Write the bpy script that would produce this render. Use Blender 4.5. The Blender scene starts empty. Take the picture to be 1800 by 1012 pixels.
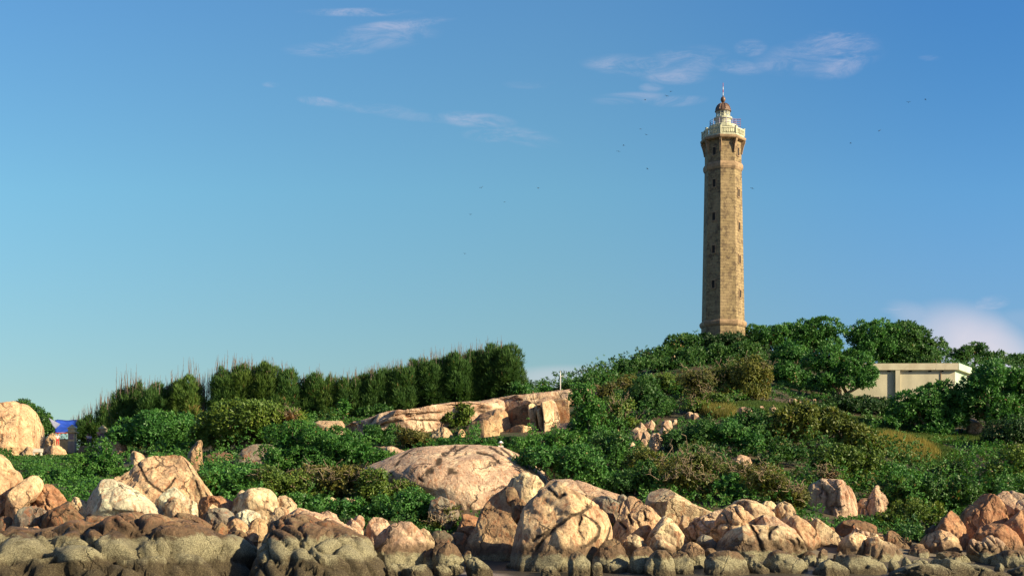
import bpy, bmesh, math, random
import numpy as np
from mathutils import Vector

random.seed(7)
RNG = np.random.default_rng(7)
S = bpy.context.scene
COL = S.collection
R = math.radians

# ------------------------------------------------------------------ camera
F = 2473.0            # focal length in pixels of the 1800 px wide photograph
HORV = 930.0          # row of the horizon
EYE = 3.0             # metres above the water
cam = bpy.data.objects.new('camera', bpy.data.cameras.new('camera'))
COL.objects.link(cam)
cam.location = (0, 0, EYE)
cam.rotation_euler = (R(90), 0, 0)
cam.data.sensor_width = 36
cam.data.lens = 36 * F / 1800
cam.data.shift_y = (HORV - 506) / 1800
cam.data.clip_end = 9000
S.camera = cam

# ------------------------------------------------------------------ light
SUN_AZ = 65.0         # degrees to the right of the line from the hill back to the camera
SUN_EL = 24.0
sv = Vector((math.cos(R(SUN_EL)) * math.sin(R(SUN_AZ)), -math.cos(R(SUN_EL)) * math.cos(R(SUN_AZ)), math.sin(R(SUN_EL))))
sun = bpy.data.objects.new('sun', bpy.data.lights.new('sun', 'SUN'))
COL.objects.link(sun)
sun.data.energy = 4.8
sun.data.angle = R(0.5)
sun.data.color = (1.0, 0.85, 0.53)
sun.rotation_euler = sv.to_track_quat('Z', 'Y').to_euler()
S.view_settings.view_transform = 'Standard'
S.view_settings.look = 'None'
S.view_settings.exposure = 0.95
S.view_settings.gamma = 1.0

W = bpy.data.worlds.new('World')
S.world = W
W.use_nodes = True


class NT:
    """small helper for node trees"""
    def __init__(self, tree):
        self.t = tree
        self.n = tree.nodes
        self.l = tree.links

    def node(self, kind, **kw):
        n = self.n.new(kind)
        for k, v in kw.items():
            setattr(n, k, v)
        return n

    def put(self, sock, v):
        if isinstance(v, bpy.types.NodeSocket):
            self.l.new(v, sock)
        elif isinstance(v, (int, float)):
            sock.default_value = v
        else:
            v = tuple(v)
            if len(sock.default_value) == 4 and len(v) == 3:
                v = v + (1,)
            sock.default_value = v

    def m(self, op, a, b=None, c=None, clamp=False):
        n = self.node('ShaderNodeMath', operation=op)
        n.use_clamp = clamp
        self.put(n.inputs[0], a)
        if b is not None:
            self.put(n.inputs[1], b)
        if c is not None:
            self.put(n.inputs[2], c)
        return n.outputs[0]

    def mix(self, f, a, b, mode='MIX'):
        n = self.node('ShaderNodeMix', data_type='RGBA', blend_type=mode)
        self.put(n.inputs[0], f)
        self.put(n.inputs[6], a)
        self.put(n.inputs[7], b)
        return n.outputs[2]

    def step(self, v, lo, hi, smooth=True):
        n = self.node('ShaderNodeMapRange')
        n.interpolation_type = 'SMOOTHSTEP' if smooth else 'LINEAR'
        self.put(n.inputs[0], v)
        n.inputs[1].default_value = lo
        n.inputs[2].default_value = hi
        return n.outputs[0]

    def noise(self, vec, scale, detail=4, rough=0.55, dist=0.0):
        n = self.node('ShaderNodeTexNoise')
        self.put(n.inputs['Vector'], vec)
        n.inputs['Scale'].default_value = scale
        n.inputs['Detail'].default_value = detail
        n.inputs['Roughness'].default_value = rough
        n.inputs['Distortion'].default_value = dist
        return n.outputs[0]

    def vscale(self, vec, s):
        n = self.node('ShaderNodeVectorMath', operation='MULTIPLY')
        self.put(n.inputs[0], vec)
        n.inputs[1].default_value = s
        return n.outputs[0]


def sky():
    q = NT(W.node_tree)
    q.n.clear()
    out = q.node('ShaderNodeOutputWorld')
    bg = q.node('ShaderNodeBackground')
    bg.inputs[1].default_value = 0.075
    q.l.new(bg.outputs[0], out.inputs[0])
    st = q.node('ShaderNodeTexSky', sky_type='NISHITA')
    st.sun_disc = False
    st.sun_elevation = R(SUN_EL)
    st.sun_rotation = R(180 - SUN_AZ)
    st.air_density = 1.0
    st.dust_density = 0.6
    st.ozone_density = 1.6
    # thin clouds at fixed compass directions
    tc = q.node('ShaderNodeTexCoord')
    sp = q.node('ShaderNodeSeparateXYZ')
    q.l.new(tc.outputs['Generated'], sp.inputs[0])
    yy = q.m('MAXIMUM', sp.outputs[1], 0.02)
    a = q.m('DIVIDE', sp.outputs[0], yy)
    b = q.m('DIVIDE', sp.outputs[2], yy)
    cb = q.node('ShaderNodeCombineXYZ')
    q.l.new(a, cb.inputs[0]); q.l.new(b, cb.inputs[1])
    # colour of the clear air: deeper blue up high and to the right, as in the photograph
    ramp = q.node('ShaderNodeValToRGB')
    q.put(ramp.inputs[0], q.m('DIVIDE', b, 0.4, clamp=True))
    el = ramp.color_ramp.elements
    el[0].position = 0.25; el[0].color = (.61, .73, .70, 1)
    el[1].position = 0.95; el[1].color = (.55, .94, 1.13, 1)
    e = el.new(0.6); e.color = (.62, .97, .98, 1)
    tint = q.mix(1.0, st.outputs[0], ramp.outputs[0], 'MULTIPLY')
    rt = q.mix(q.step(b, .12, .38), (.86, .93, 1.22), (.62, .82, 1.02))
    tint = q.mix(q.m('MULTIPLY', q.step(a, 0.0, .36), q.m('GREATER_THAN', sp.outputs[1], 0.3)), tint, q.mix(1.0, tint, rt, 'MULTIPLY'))
    tint = q.mix(q.step(sp.outputs[1], -.05, .3), q.mix(1.0, st.outputs[0], (.55, .62, .75), 'MULTIPLY'), tint)  # unseen sky behind the camera darkened to cut fill light and deepen contrast
    wisp = q.noise(q.vscale(cb.outputs[0], (26, 85, 1)), 1.0, 10, 0.72, 0.7)
    soft = q.noise(q.vscale(cb.outputs[0], (18, 24, 1)), 1.0, 5, 0.5, 0.3)
    front = q.m('GREATER_THAN', sp.outputs[1], 0.3)

    def ell(u, v, ru, rv, rot=0.0):
        x = q.m('SUBTRACT', a, (u - 900) / F)
        y = q.m('SUBTRACT', b, (930 - v) / F)
        c, s = math.cos(rot), math.sin(rot)
        xr = q.m('ADD', q.m('MULTIPLY', x, c), q.m('MULTIPLY', y, s))
        yr = q.m('SUBTRACT', q.m('MULTIPLY', y, c), q.m('MULTIPLY', x, s))
        d = q.m('ADD', q.m('POWER', q.m('MULTIPLY', xr, F / ru), 2.0), q.m('POWER', q.m('MULTIPLY', yr, F / rv), 2.0))
        return q.step(d, 1.7, 0.0)
    tot = None
    for (u, v, ru, rv, rot, amp) in CLOUDS:
        e = q.m('MULTIPLY', ell(u, v, ru, rv, rot), amp)
        tot = e if tot is None else q.m('MAXIMUM', tot, e)
    wm = q.m('MULTIPLY', tot, q.m('MULTIPLY', q.step(wisp, 0.36, 0.76), .92))
    big = None
    for (u, v, ru, rv, rot, amp) in SOFT_CLOUDS:
        e = q.m('MULTIPLY', ell(u, v, ru, rv, rot), amp)
        big = e if big is None else q.m('MAXIMUM', big, e)
    bm = q.m('MULTIPLY', big, q.m('ADD', 0.55, q.m('MULTIPLY', soft, 0.8)), clamp=True)
    mask = q.m('MULTIPLY', q.m('MAXIMUM', wm, bm), front, clamp=True)
    colr = q.mix(mask, tint, q.mix(q.step(b, .12, .2), (5.7, 5.2, 5.6), CLOUD_COL))
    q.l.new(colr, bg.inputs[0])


CLOUD_COL = (4.3, 4.2, 5.2)
CLOUDS = [(632, 22, 95, 7, 0.0, .62), (700, 44, 85, 9, 0.1, .60), (680, 62, 85, 22, 0.1, .34), (580, 88, 70, 13, 0.0, .38),
          (476, 149, 14, 5, 0, .3), (562, 179, 36, 8, -0.12, .6), (650, 190, 75, 9, -0.05, .3), (730, 205, 70, 8, -0.1, .2),
          (835, 211, 62, 13, -0.08, .6), (865, 237, 45, 12, 0.0, .5), (930, 148, 40, 8, 0, .2), (1110, 115, 75, 17, -0.05, .5),
          (1200, 110, 70, 24, 0.15, .46), (1190, 136, 55, 12, 0, .5), (1320, 85, 26, 14, 0, .42), (1300, 119, 42, 12, -0.1, .36),
          (1440, 100, 100, 30, 0.1, .36), (1478, 78, 62, 24, 0.0, .55), (1478, 108, 52, 26, 0.3, .6), (1390, 112, 70, 12, 0.1, .4),
          (1105, 173, 62, 10, 0.05, .4), (1190, 178, 48, 9, 0.05, .42), (1145, 154, 20, 8, 0, .35), (1634, 102, 18, 5, 0, .3),
          (1605, 551, 50, 10, -0.12, .5), (1738, 534, 34, 13, 0.2, .42), (920, 240, 60, 14, -0.2, .25)]
SOFT_CLOUDS = [(1712, 608, 108, 62, -0.35, .75), (1745, 640, 95, 50, -0.4, .7), (1010, 668, 130, 24, 0.0, .38), (1640, 570, 75, 25, -0.4, .3),
               (1790, 565, 70, 20, 0.1, .12)]
sky()


# ------------------------------------------------------------------ pixel <-> world
def P(u, v, Y):
    return np.array([(u - 900) / F * Y, Y, EYE + (HORV - v) / F * Y])


def PV(u, v, Y):
    return Vector(P(u, v, Y))


# ------------------------------------------------------------------ numpy noise
def _hash(i, j, k, s):
    h = (i * 374761393 + j * 668265263 + k * 1274126177 + s * 362437) & 0xFFFFFFFF
    h = ((h ^ (h >> 13)) * 1274126177) & 0xFFFFFFFF
    h = ((h ^ (h >> 16)) * 2246822519) & 0xFFFFFFFF
    return ((h ^ (h >> 15)) & 0xFFFFFF) / float(0xFFFFFF)


def vnoise(Pn, seed=0):
    q = np.floor(Pn).astype(np.int64)
    f = Pn - q
    f = f * f * f * (f * (f * 6 - 15) + 10)
    r = 0
    for a in (0, 1):
        wa = f[:, 0] if a else 1 - f[:, 0]
        for b in (0, 1):
            wb = f[:, 1] if b else 1 - f[:, 1]
            for c in (0, 1):
                wc = f[:, 2] if c else 1 - f[:, 2]
                r = r + wa * wb * wc * _hash(q[:, 0] + a, q[:, 1] + b, q[:, 2] + c, seed)
    return r * 2 - 1


def fbm(Pn, scale, octs=4, seed=0, gain=0.5, ridged=False):
    r = 0; amp = 1; tot = 0
    for o in range(octs):
        n = vnoise(Pn * scale + 17.3 * o, seed + o)
        if ridged:
            n = 1 - 2 * np.abs(n)
        r = r + n * amp
        tot += amp
        amp *= gain; scale *= 2.03
    return r / tot


def worley(Pn, seed=0):
    q = np.floor(Pn).astype(np.int64)
    f1 = np.full(len(Pn), 9.0); f2 = np.full(len(Pn), 9.0)
    for a in (-1, 0, 1):
        for b in (-1, 0, 1):
            for c in (-1, 0, 1):
                i, j, k = q[:, 0] + a, q[:, 1] + b, q[:, 2] + c
                fx = i + _hash(i, j, k, seed + 1); fy = j + _hash(i, j, k, seed + 2); fz = k + _hash(i, j, k, seed + 3)
                d = np.sqrt((Pn[:, 0] - fx) ** 2 + (Pn[:, 1] - fy) ** 2 + (Pn[:, 2] - fz) ** 2)
                m = d < f1
                f2 = np.where(m, f1, np.minimum(f2, d))
                f1 = np.where(m, d, f1)
    return f1, f2


def fracture(Pn, seed=0):
    """piecewise flat offsets: each random cell is a facet with its own height and slope"""
    q = np.floor(Pn).astype(np.int64)
    f1 = np.full(len(Pn), 9.0); f2 = np.full(len(Pn), 9.0); off = np.zeros(len(Pn))
    for a in (-1, 0, 1):
        for b in (-1, 0, 1):
            for c in (-1, 0, 1):
                i, j, k = q[:, 0] + a, q[:, 1] + b, q[:, 2] + c
                rx = Pn[:, 0] - i - _hash(i, j, k, seed + 1); ry = Pn[:, 1] - j - _hash(i, j, k, seed + 2); rz = Pn[:, 2] - k - _hash(i, j, k, seed + 3)
                d = np.sqrt(rx * rx + ry * ry + rz * rz)
                o = (_hash(i, j, k, seed + 4) - .5) * .55 + 1.1 * (rx * (_hash(i, j, k, seed + 5) - .5) + ry * (_hash(i, j, k, seed + 6) - .5) + rz * (_hash(i, j, k, seed + 7) - .5) * 1.5)
                m = d < f1
                f2 = np.where(m, f1, np.minimum(f2, d))
                off = np.where(m, o, off)
                f1 = np.where(m, d, f1)
    return off, f2 - f1


# ------------------------------------------------------------------ objects
def tag(o, label=None, cat=None, group=None, kind=None):
    if label: o['label'] = label
    if cat: o['category'] = cat
    if group: o['group'] = group
    if kind: o['kind'] = kind
    return o


def link(name, me, mat=None, parent=None, smooth=False):
    o = bpy.data.objects.new(name, me)
    COL.objects.link(o)
    if mat is not None:
        me.materials.append(mat)
    if smooth and len(me.polygons):
        me.polygons.foreach_set('use_smooth', np.ones(len(me.polygons), dtype=bool))
    if parent is not None:
        o.parent = parent
    return o


def npmesh(name, V, Fc, var=None):
    """mesh from arrays; Fc (n,3) or (n,4)"""
    me = bpy.data.meshes.new(name)
    n, k = Fc.shape
    me.vertices.add(len(V)); me.vertices.foreach_set('co', np.ascontiguousarray(V, dtype=np.float32).ravel())
    me.loops.add(n * k); me.loops.foreach_set('vertex_index', np.ascontiguousarray(Fc, dtype=np.int32).ravel())
    me.polygons.add(n)
    me.polygons.foreach_set('loop_start', np.arange(0, n * k, k, dtype=np.int32))
    me.polygons.foreach_set('loop_total', np.full(n, k, dtype=np.int32))
    if var is not None:
        at = me.attributes.new('var', 'FLOAT', 'POINT')
        at.data.foreach_set('value', np.ascontiguousarray(var, dtype=np.float32))
    me.update(calc_edges=True)
    return me


def empty(name, loc, rz=0):
    o = bpy.data.objects.new(name, None)
    COL.objects.link(o)
    o.empty_display_size = 0.3
    o.location = loc
    o.rotation_euler = (0, 0, rz)
    return o


class MB:
    """collects primitive shapes into one mesh"""
    def __init__(self):
        self.v = []; self.f = []; self.uv = []

    def add(self, vs, fs):
        b = len(self.v)
        self.v += [tuple(x) for x in vs]
        self.f += [tuple(i + b for i in f) for f in fs]

    def box(self, lo, hi, rot=None, c=None):
        x0, y0, z0 = lo; x1, y1, z1 = hi
        vs = [Vector(p) for p in ((x0, y0, z0), (x1, y0, z0), (x1, y1, z0), (x0, y1, z0), (x0, y0, z1), (x1, y0, z1), (x1, y1, z1), (x0, y1, z1))]
        if rot is not None:
            cc = Vector(c or (0, 0, 0))
            vs = [rot @ (v - cc) + cc for v in vs]
        self.add(vs, [(0, 3, 2, 1), (4, 5, 6, 7), (0, 1, 5, 4), (1, 2, 6, 5), (2, 3, 7, 6), (3, 0, 4, 7)])

    def tube(self, pts, rad, n=6, cap=True):
        pts = [Vector(p) for p in pts]
        if not hasattr(rad, '__len__'):
            rad = [rad] * len(pts)
        rings = []
        for i, p in enumerate(pts):
            d = (pts[min(i + 1, len(pts) - 1)] - pts[max(i - 1, 0)])
            d = d.normalized() if d.length > 1e-9 else Vector((0, 0, 1))
            a = d.cross(Vector((0.31, 0.17, 0.93)))
            if a.length < 0.1: a = d.cross(Vector((1, 0, 0)))
            a.normalize(); b = d.cross(a)
            rings.append([p + (a * math.cos(2 * math.pi * k / n) + b * math.sin(2 * math.pi * k / n)) * rad[i] for k in range(n)])
        vs = [v for r in rings for v in r]
        fs = []
        for i in range(len(rings) - 1):
            for k in range(n):
                k2 = (k + 1) % n
                fs.append((i * n + k, i * n + k2, (i + 1) * n + k2, (i + 1) * n + k))
        if cap:
            fs.append(tuple(range(n))[::-1]); fs.append(tuple(range((len(rings) - 1) * n, len(rings) * n)))
        self.add(vs, fs)

    def lathe(self, prof, n=24, c=(0, 0), rot=0.0, cap=True):
        """prof: list of (radius, z)"""
        vs = []; fs = []
        for (r, z) in prof:
            for k in range(n):
                a = rot + 2 * math.pi * k / n
                vs.append((c[0] + r * math.sin(a), c[1] - r * math.cos(a), z))
        for i in range(len(prof) - 1):
            for k in range(n):
                k2 = (k + 1) % n
                fs.append((i * n + k, i * n + k2, (i + 1) * n + k2, (i + 1) * n + k))
        if cap:
            fs.append(tuple(range(n))[::-1]); fs.append(tuple(range((len(prof) - 1) * n, len(prof) * n)))
        self.add(vs, fs)

    def build(self, name, mat, parent=None, smooth=False, bevel=0.0):
        me = bpy.data.meshes.new(name)
        me.from_pydata(self.v, [], self.f)
        me.update()
        o = link(name, me, mat, parent, smooth)
        if bevel:
            b = o.modifiers.new('bevel', 'BEVEL'); b.width = bevel; b.segments = 2; b.limit_method = 'ANGLE'
        return o


# ------------------------------------------------------------------ materials
def new_mat(name):
    m = bpy.data.materials.new(name)
    m.use_nodes = True
    q = NT(m.node_tree)
    q.n.clear()
    out = q.node('ShaderNodeOutputMaterial')
    b = q.node('ShaderNodeBsdfPrincipled')
    q.l.new(b.outputs[0], out.inputs[0])
    b.inputs['Roughness'].default_value = 0.8
    return m, q, b


def bump(q, b, h, strength, dist):
    n = q.node('ShaderNodeBump')
    n.inputs['Strength'].default_value = strength
    n.inputs['Distance'].default_value = dist
    q.l.new(h, n.inputs['Height'])
    q.l.new(n.outputs[0], b.inputs['Normal'])


def rock_material():
    m, q, b = new_mat('weathered_granite')
    g = q.node('ShaderNodeNewGeometry')
    pos = g.outputs['Position']
    oi = q.node('ShaderNodeObjectInfo')
    base = oi.outputs['Color']
    rnd = oi.outputs['Random']
    # shift the textures per object
    off = q.node('ShaderNodeCombineXYZ')
    q.put(off.inputs[0], q.m('MULTIPLY', rnd, 37.0)); q.put(off.inputs[1], q.m('MULTIPLY', rnd, 91.0)); q.put(off.inputs[2], 0.0)
    va = q.node('ShaderNodeVectorMath', operation='ADD')
    q.put(va.inputs[0], pos); q.l.new(off.outputs[0], va.inputs[1])
    p = va.outputs[0]
    n1 = q.noise(p, 0.55, 6, 0.6, 0.6)
    c = q.mix(q.step(n1, 0.44, 0.60), q.mix(0.18, base, (.40, .22, .14)), q.mix(0.1, q.mix(1.0, base, (1.35, 1.42, 1.38), 'MULTIPLY'), (0.70, 0.60, 0.38)))
    n2 = q.noise(q.vscale(p, (1.3, 1.3, 0.55)), 0.8, 8, 0.7, 2.6)
    c = q.mix(q.m('MULTIPLY', q.step(n2, 0.52, 0.60), 0.62), c, (0.38, 0.14, 0.065))
    n4 = q.noise(q.vscale(p, (1.1, 1.1, 0.5)), 0.7, 8, 0.7, 0.8)
    c = q.mix(q.m('MULTIPLY', q.step(n4, 0.56, 0.66), 0.6), c, (0.10, 0.068, 0.05))
    ca = q.node('ShaderNodeAttribute'); ca.attribute_name = 'crack'
    c = q.mix(q.m('MULTIPLY', q.step(ca.outputs['Fac'], .12, .55), 0.85), c, (0.05, 0.03, 0.02))
    n3 = q.noise(p, 5.5, 10, 0.8)
    c = q.mix(1.0, c, q.mix(q.step(n3, 0.3, 0.7), (0.56, 0.53, 0.50), (1.22, 1.2, 1.16)), 'MULTIPLY')
    # hairline joints
    dn = q.node('ShaderNodeTexNoise'); dn.inputs['Scale'].default_value = 0.9; dn.inputs['Detail'].default_value = 4
    q.l.new(p, dn.inputs['Vector'])
    dv = q.node('ShaderNodeVectorMath', operation='MULTIPLY_ADD')
    q.l.new(dn.outputs['Color'], dv.inputs[0]); dv.inputs[1].default_value = (1.6, 1.6, 1.6); q.l.new(q.vscale(p, (1, 1, 0.7)), dv.inputs[2])
    vo = q.node('ShaderNodeTexVoronoi', feature='DISTANCE_TO_EDGE'); vo.inputs['Scale'].default_value = 0.3
    q.l.new(dv.outputs[0], vo.inputs['Vector'])
    crackm = q.m('MULTIPLY', q.step(vo.outputs[0], 0.03, 0.006), q.step(q.noise(p, 0.5, 3), 0.48, 0.58))
    c = q.mix(q.m('MULTIPLY', crackm, 0.75), c, (0.07, 0.045, 0.032))
    # tide marks: brown algae, a band of barnacles, olive slime below
    sp = q.node('ShaderNodeSeparateXYZ'); q.l.new(pos, sp.inputs[0])
    tz = q.m('SUBTRACT', sp.outputs[2], q.m('MULTIPLY', oi.outputs['Alpha'], 3.0))
    tz = q.m('ADD', tz, q.m('MULTIPLY', q.m('SUBTRACT', q.noise(pos, 0.9, 6, 0.65, 0.5), 0.5), 1.5))
    brownm = q.m('MULTIPLY', q.step(tz, 2.3, 1.6), q.m('ADD', 0.6, q.m('MULTIPLY', n4, 0.6)), clamp=True)
    c = q.mix(brownm, c, q.mix(q.step(n3, 0.35, 0.65), (0.085, 0.052, 0.032), (0.175, 0.108, 0.062)))
    barn = q.noise(pos, 13.0, 6, 0.8)
    bcol = q.mix(q.step(barn, 0.40, 0.60), (0.155, 0.13, 0.08), (0.43, 0.385, 0.25))
    c = q.mix(q.step(tz, 1.38, 1.1), c, bcol)
    lowc = q.mix(q.step(barn, 0.48, 0.64), (0.07, 0.05, 0.03), (0.205, 0.165, 0.095))
    tl = q.m('ADD', q.m('SUBTRACT', sp.outputs[2], q.m('MULTIPLY', oi.outputs['Alpha'], 1.5)), q.m('MULTIPLY', q.m('SUBTRACT', q.noise(pos, 0.7, 6, 0.65, 0.8), 0.5), 1.8))
    c = q.mix(q.step(tl, .85, 0.3), c, lowc)
    c = q.mix(q.m('MULTIPLY', ca.outputs['Fac'], 0.6), c, (0.04, 0.028, 0.018))
    q.l.new(c, b.inputs['Base Color'])
    q.put(b.inputs['Roughness'], q.m('SUBTRACT', 0.86, q.m('MULTIPLY', q.step(tz, 2.2, 1.6), 0.22)))
    b.inputs['Specular IOR Level'].default_value = 0.3
    h = q.m('ADD', q.m('MULTIPLY', q.noise(p, 2.2, 10, 0.68, 0.4), 1.0), q.m('MULTIPLY', crackm, -0.5))
    h = q.m('ADD', h, q.m('MULTIPLY', barn, q.m('MULTIPLY', q.step(tz, 1.5, 1.2), 0.5)))
    bump(q, b, h, 0.9, 0.3)
    return m


def leaf_material(name, translucent=0.25, rough=0.45):
    m, q, b = new_mat(name)
    oi = q.node('ShaderNodeObjectInfo')
    at = q.node('ShaderNodeAttribute'); at.attribute_name = 'var'
    v = at.outputs['Fac']
    g = q.node('ShaderNodeNewGeometry')
    big = q.noise(g.outputs['Position'], 0.45, 3, 0.5)
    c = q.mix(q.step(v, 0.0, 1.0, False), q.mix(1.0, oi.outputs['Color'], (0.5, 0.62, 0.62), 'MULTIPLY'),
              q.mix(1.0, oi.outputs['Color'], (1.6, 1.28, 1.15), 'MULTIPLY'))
    c = q.mix(q.m('MULTIPLY', q.step(big, 0.42, 0.68), 0.35), c, q.mix(1.0, c, (1.45, 1.12, 0.7), 'MULTIPLY'))
    dry = q.step(v, 0.955, 0.975)
    c = q.mix(dry, c, (0.24, 0.15, 0.06))
    q.l.new(c, b.inputs['Base Color'])
    b.inputs['Roughness'].default_value = rough
    b.inputs['Specular IOR Level'].default_value = 0.28
    tr = q.node('ShaderNodeBsdfTranslucent')
    q.l.new(q.mix(1.0, c, (1.3, 1.35, 0.6), 'MULTIPLY'), tr.inputs[0])
    ms = q.node('ShaderNodeMixShader'); ms.inputs[0].default_value = translucent
    q.l.new(b.outputs[0], ms.inputs[1]); q.l.new(tr.outputs[0], ms.inputs[2])
    out = [n for n in q.n if n.type == 'OUTPUT_MATERIAL'][0]
    q.l.new(ms.outputs[0], out.inputs[0])
    return m


def plain(name, col, rough=0.7, var=0.25, scale=3.0, metal=0.0, bmp=0.1, stretch=(1, 1, 1)):
    m, q, b = new_mat(name)
    g = q.node('ShaderNodeNewGeometry')
    n = q.noise(q.vscale(g.outputs['Position'], stretch), scale, 7, 0.65, 0.2)
    k = [c * (1 - var) for c in col]; k2 = [min(1, c * (1 + var)) for c in col]
    q.l.new(q.mix(q.step(n, 0.3, 0.7), k, k2), b.inputs['Base Color'])
    b.inputs['Roughness'].default_value = rough
    b.inputs['Metallic'].default_value = metal
    if bmp:
        bump(q, b, n, 0.4, bmp)
    return m


M = {}
M['rock'] = rock_material()
M['leaf'] = leaf_material('glossy_leaves', 0.2, 0.5)
M['needle'] = leaf_material('fine_needles', 0.25, 0.7)
M['grass'] = leaf_material('grass_blades', 0.3, 0.7)
M['bark'] = plain('pale_bark', (0.27, 0.20, 0.135), 0.9, 0.35, 6, bmp=0.02)
M['dark_bark'] = plain('dark_bark', (0.10, 0.07, 0.05), 0.9, 0.35, 6, bmp=0.02)
M['dead'] = plain('dead_wood', (0.19, 0.14, 0.12), 0.95, 0.35, 6, bmp=0)


# ------------------------------------------------------------------ terrain
CTRL = [  # (u, v, Y) points of the bare ground
    (-200, 965, 100), (0, 955, 100), (60, 870, 122), (60, 835, 150), (60, 806, 192), (60, 792, 225),
    (-300, 830, 150), (-300, 800, 200),
    (200, 950, 100), (200, 880, 120), (200, 842, 142), (200, 805, 180), (160, 795, 205),
    (400, 945, 100), (400, 880, 116), (400, 838, 134), (430, 815, 150), (400, 775, 172), (400, 755, 190),
    (700, 866, 117), (655, 850, 121), (760, 892, 113.5), (860, 905, 112), (600, 960, 99), (600, 895, 112), (600, 850, 128), (600, 790, 148), (600, 752, 168), (600, 742, 190),
    (800, 998, 96), (800, 940, 107), (800, 880, 116), (800, 800, 132), (800, 782, 142), (800, 745, 160), (800, 718, 185),
    (930, 985, 100), (930, 870, 114), (930, 810, 130), (930, 778, 146), (930, 725, 162), (930, 700, 185),
    (1060, 975, 98), (1060, 880, 113), (1060, 835, 125), (1060, 775, 145), (1030, 715, 165), (1010, 688, 184),
    (1200, 970, 98), (1200, 890, 112), (1200, 835, 122), (1200, 780, 138), (1180, 730, 155), (1150, 670, 185), (1120, 655, 200),
    (1300, 960, 98), (1300, 895, 110), (1300, 850, 118), (1300, 790, 134), (1300, 728, 154), (1290, 665, 182), (1270, 604, 206), (1270, 600, 220),
    (1450, 960, 99), (1450, 900, 113), (1450, 880, 122), (1450, 800, 140), (1420, 725, 162), (1420, 688, 186), (1400, 630, 210),
    (1600, 975, 99), (1600, 925, 110), (1600, 870, 124), (1600, 815, 142), (1600, 765, 160), (1600, 708, 184), (1600, 640, 212),
    (1760, 990, 99), (1760, 930, 110), (1760, 870, 122), (1760, 800, 142), (1760, 745, 166), (1760, 690, 195), (1760, 650, 220),
    (2000, 990, 99), (2000, 880, 125), (2000, 780, 160), (2000, 700, 200),
]


def build_ctrl():
    pts = [tuple(P(*c)) for c in CTRL]
    for X in range(-260, 261, 26):
        pts += [(X, 94, 0.35), (X, 90, 0.06), (X, 86, -0.25), (X, 70, -1.6), (X, 45, -3.5)]
        far = 34 * math.exp(-((X - 40) / 60.0) ** 2)
        pts += [(X, 245, far * 0.75 - 2), (X, 290, far * 0.25 - 3), (X, 340, -5)]
    for Y in range(110, 250, 28):
        for X in (-260, -190, 190, 260):
            pts.append((X, Y, -2.5 if abs(X) > 200 else 2))
    return np.array(pts)


CP = build_ctrl()
_D = np.sqrt(((CP[:, None, :2] - CP[None, :, :2]) ** 2).sum(-1) + 4.0)
_A = np.hstack([_D - np.eye(len(CP)) * 1.5, np.ones((len(CP), 1))])
_A = np.vstack([_A, np.append(np.ones(len(CP)), 0)])
_sol = np.linalg.solve(_A, np.append(CP[:, 2], 0))
_w, _c0 = _sol[:-1], _sol[-1]


def hraw(X, Y):
    X = np.asarray(X, float).ravel(); Y = np.asarray(Y, float).ravel()
    out = np.empty(len(X))
    for i in range(0, len(X), 20000):
        xx, yy = X[i:i + 20000], Y[i:i + 20000]
        d = np.sqrt((xx[:, None] - CP[None, :, 0]) ** 2 + (yy[:, None] - CP[None, :, 1]) ** 2 + 4.0)
        out[i:i + 20000] = d @ _w + _c0
    return out


GX = np.arange(-140, 141, 1.0); GY = np.arange(60, 300, 1.0)
_gx, _gy = np.meshgrid(GX, GY)
_pts = np.stack([_gx.ravel(), _gy.ravel(), np.zeros(_gx.size)], 1)
GZ = hraw(_gx, _gy) + 0.35 * fbm(_pts, 0.13, 4, 5) * np.clip((_gy.ravel() - 96) / 20, 0, 1)
GZ = GZ.reshape(_gx.shape)


def height(X, Y):
    X = np.asarray(X, float); Y = np.asarray(Y, float)
    fx = np.clip(X - GX[0], 0, len(GX) - 1.001); fy = np.clip(Y - GY[0], 0, len(GY) - 1.001)
    i = fx.astype(int); j = fy.astype(int); a = fx - i; b = fy - j
    return (GZ[j, i] * (1 - a) * (1 - b) + GZ[j, i + 1] * a * (1 - b) + GZ[j + 1, i] * (1 - a) * b + GZ[j + 1, i + 1] * a * b)


def ground_at(u, Y):
    X = (u - 900) / F * Y
    return Vector((X, Y, float(height(X, Y))))


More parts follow.
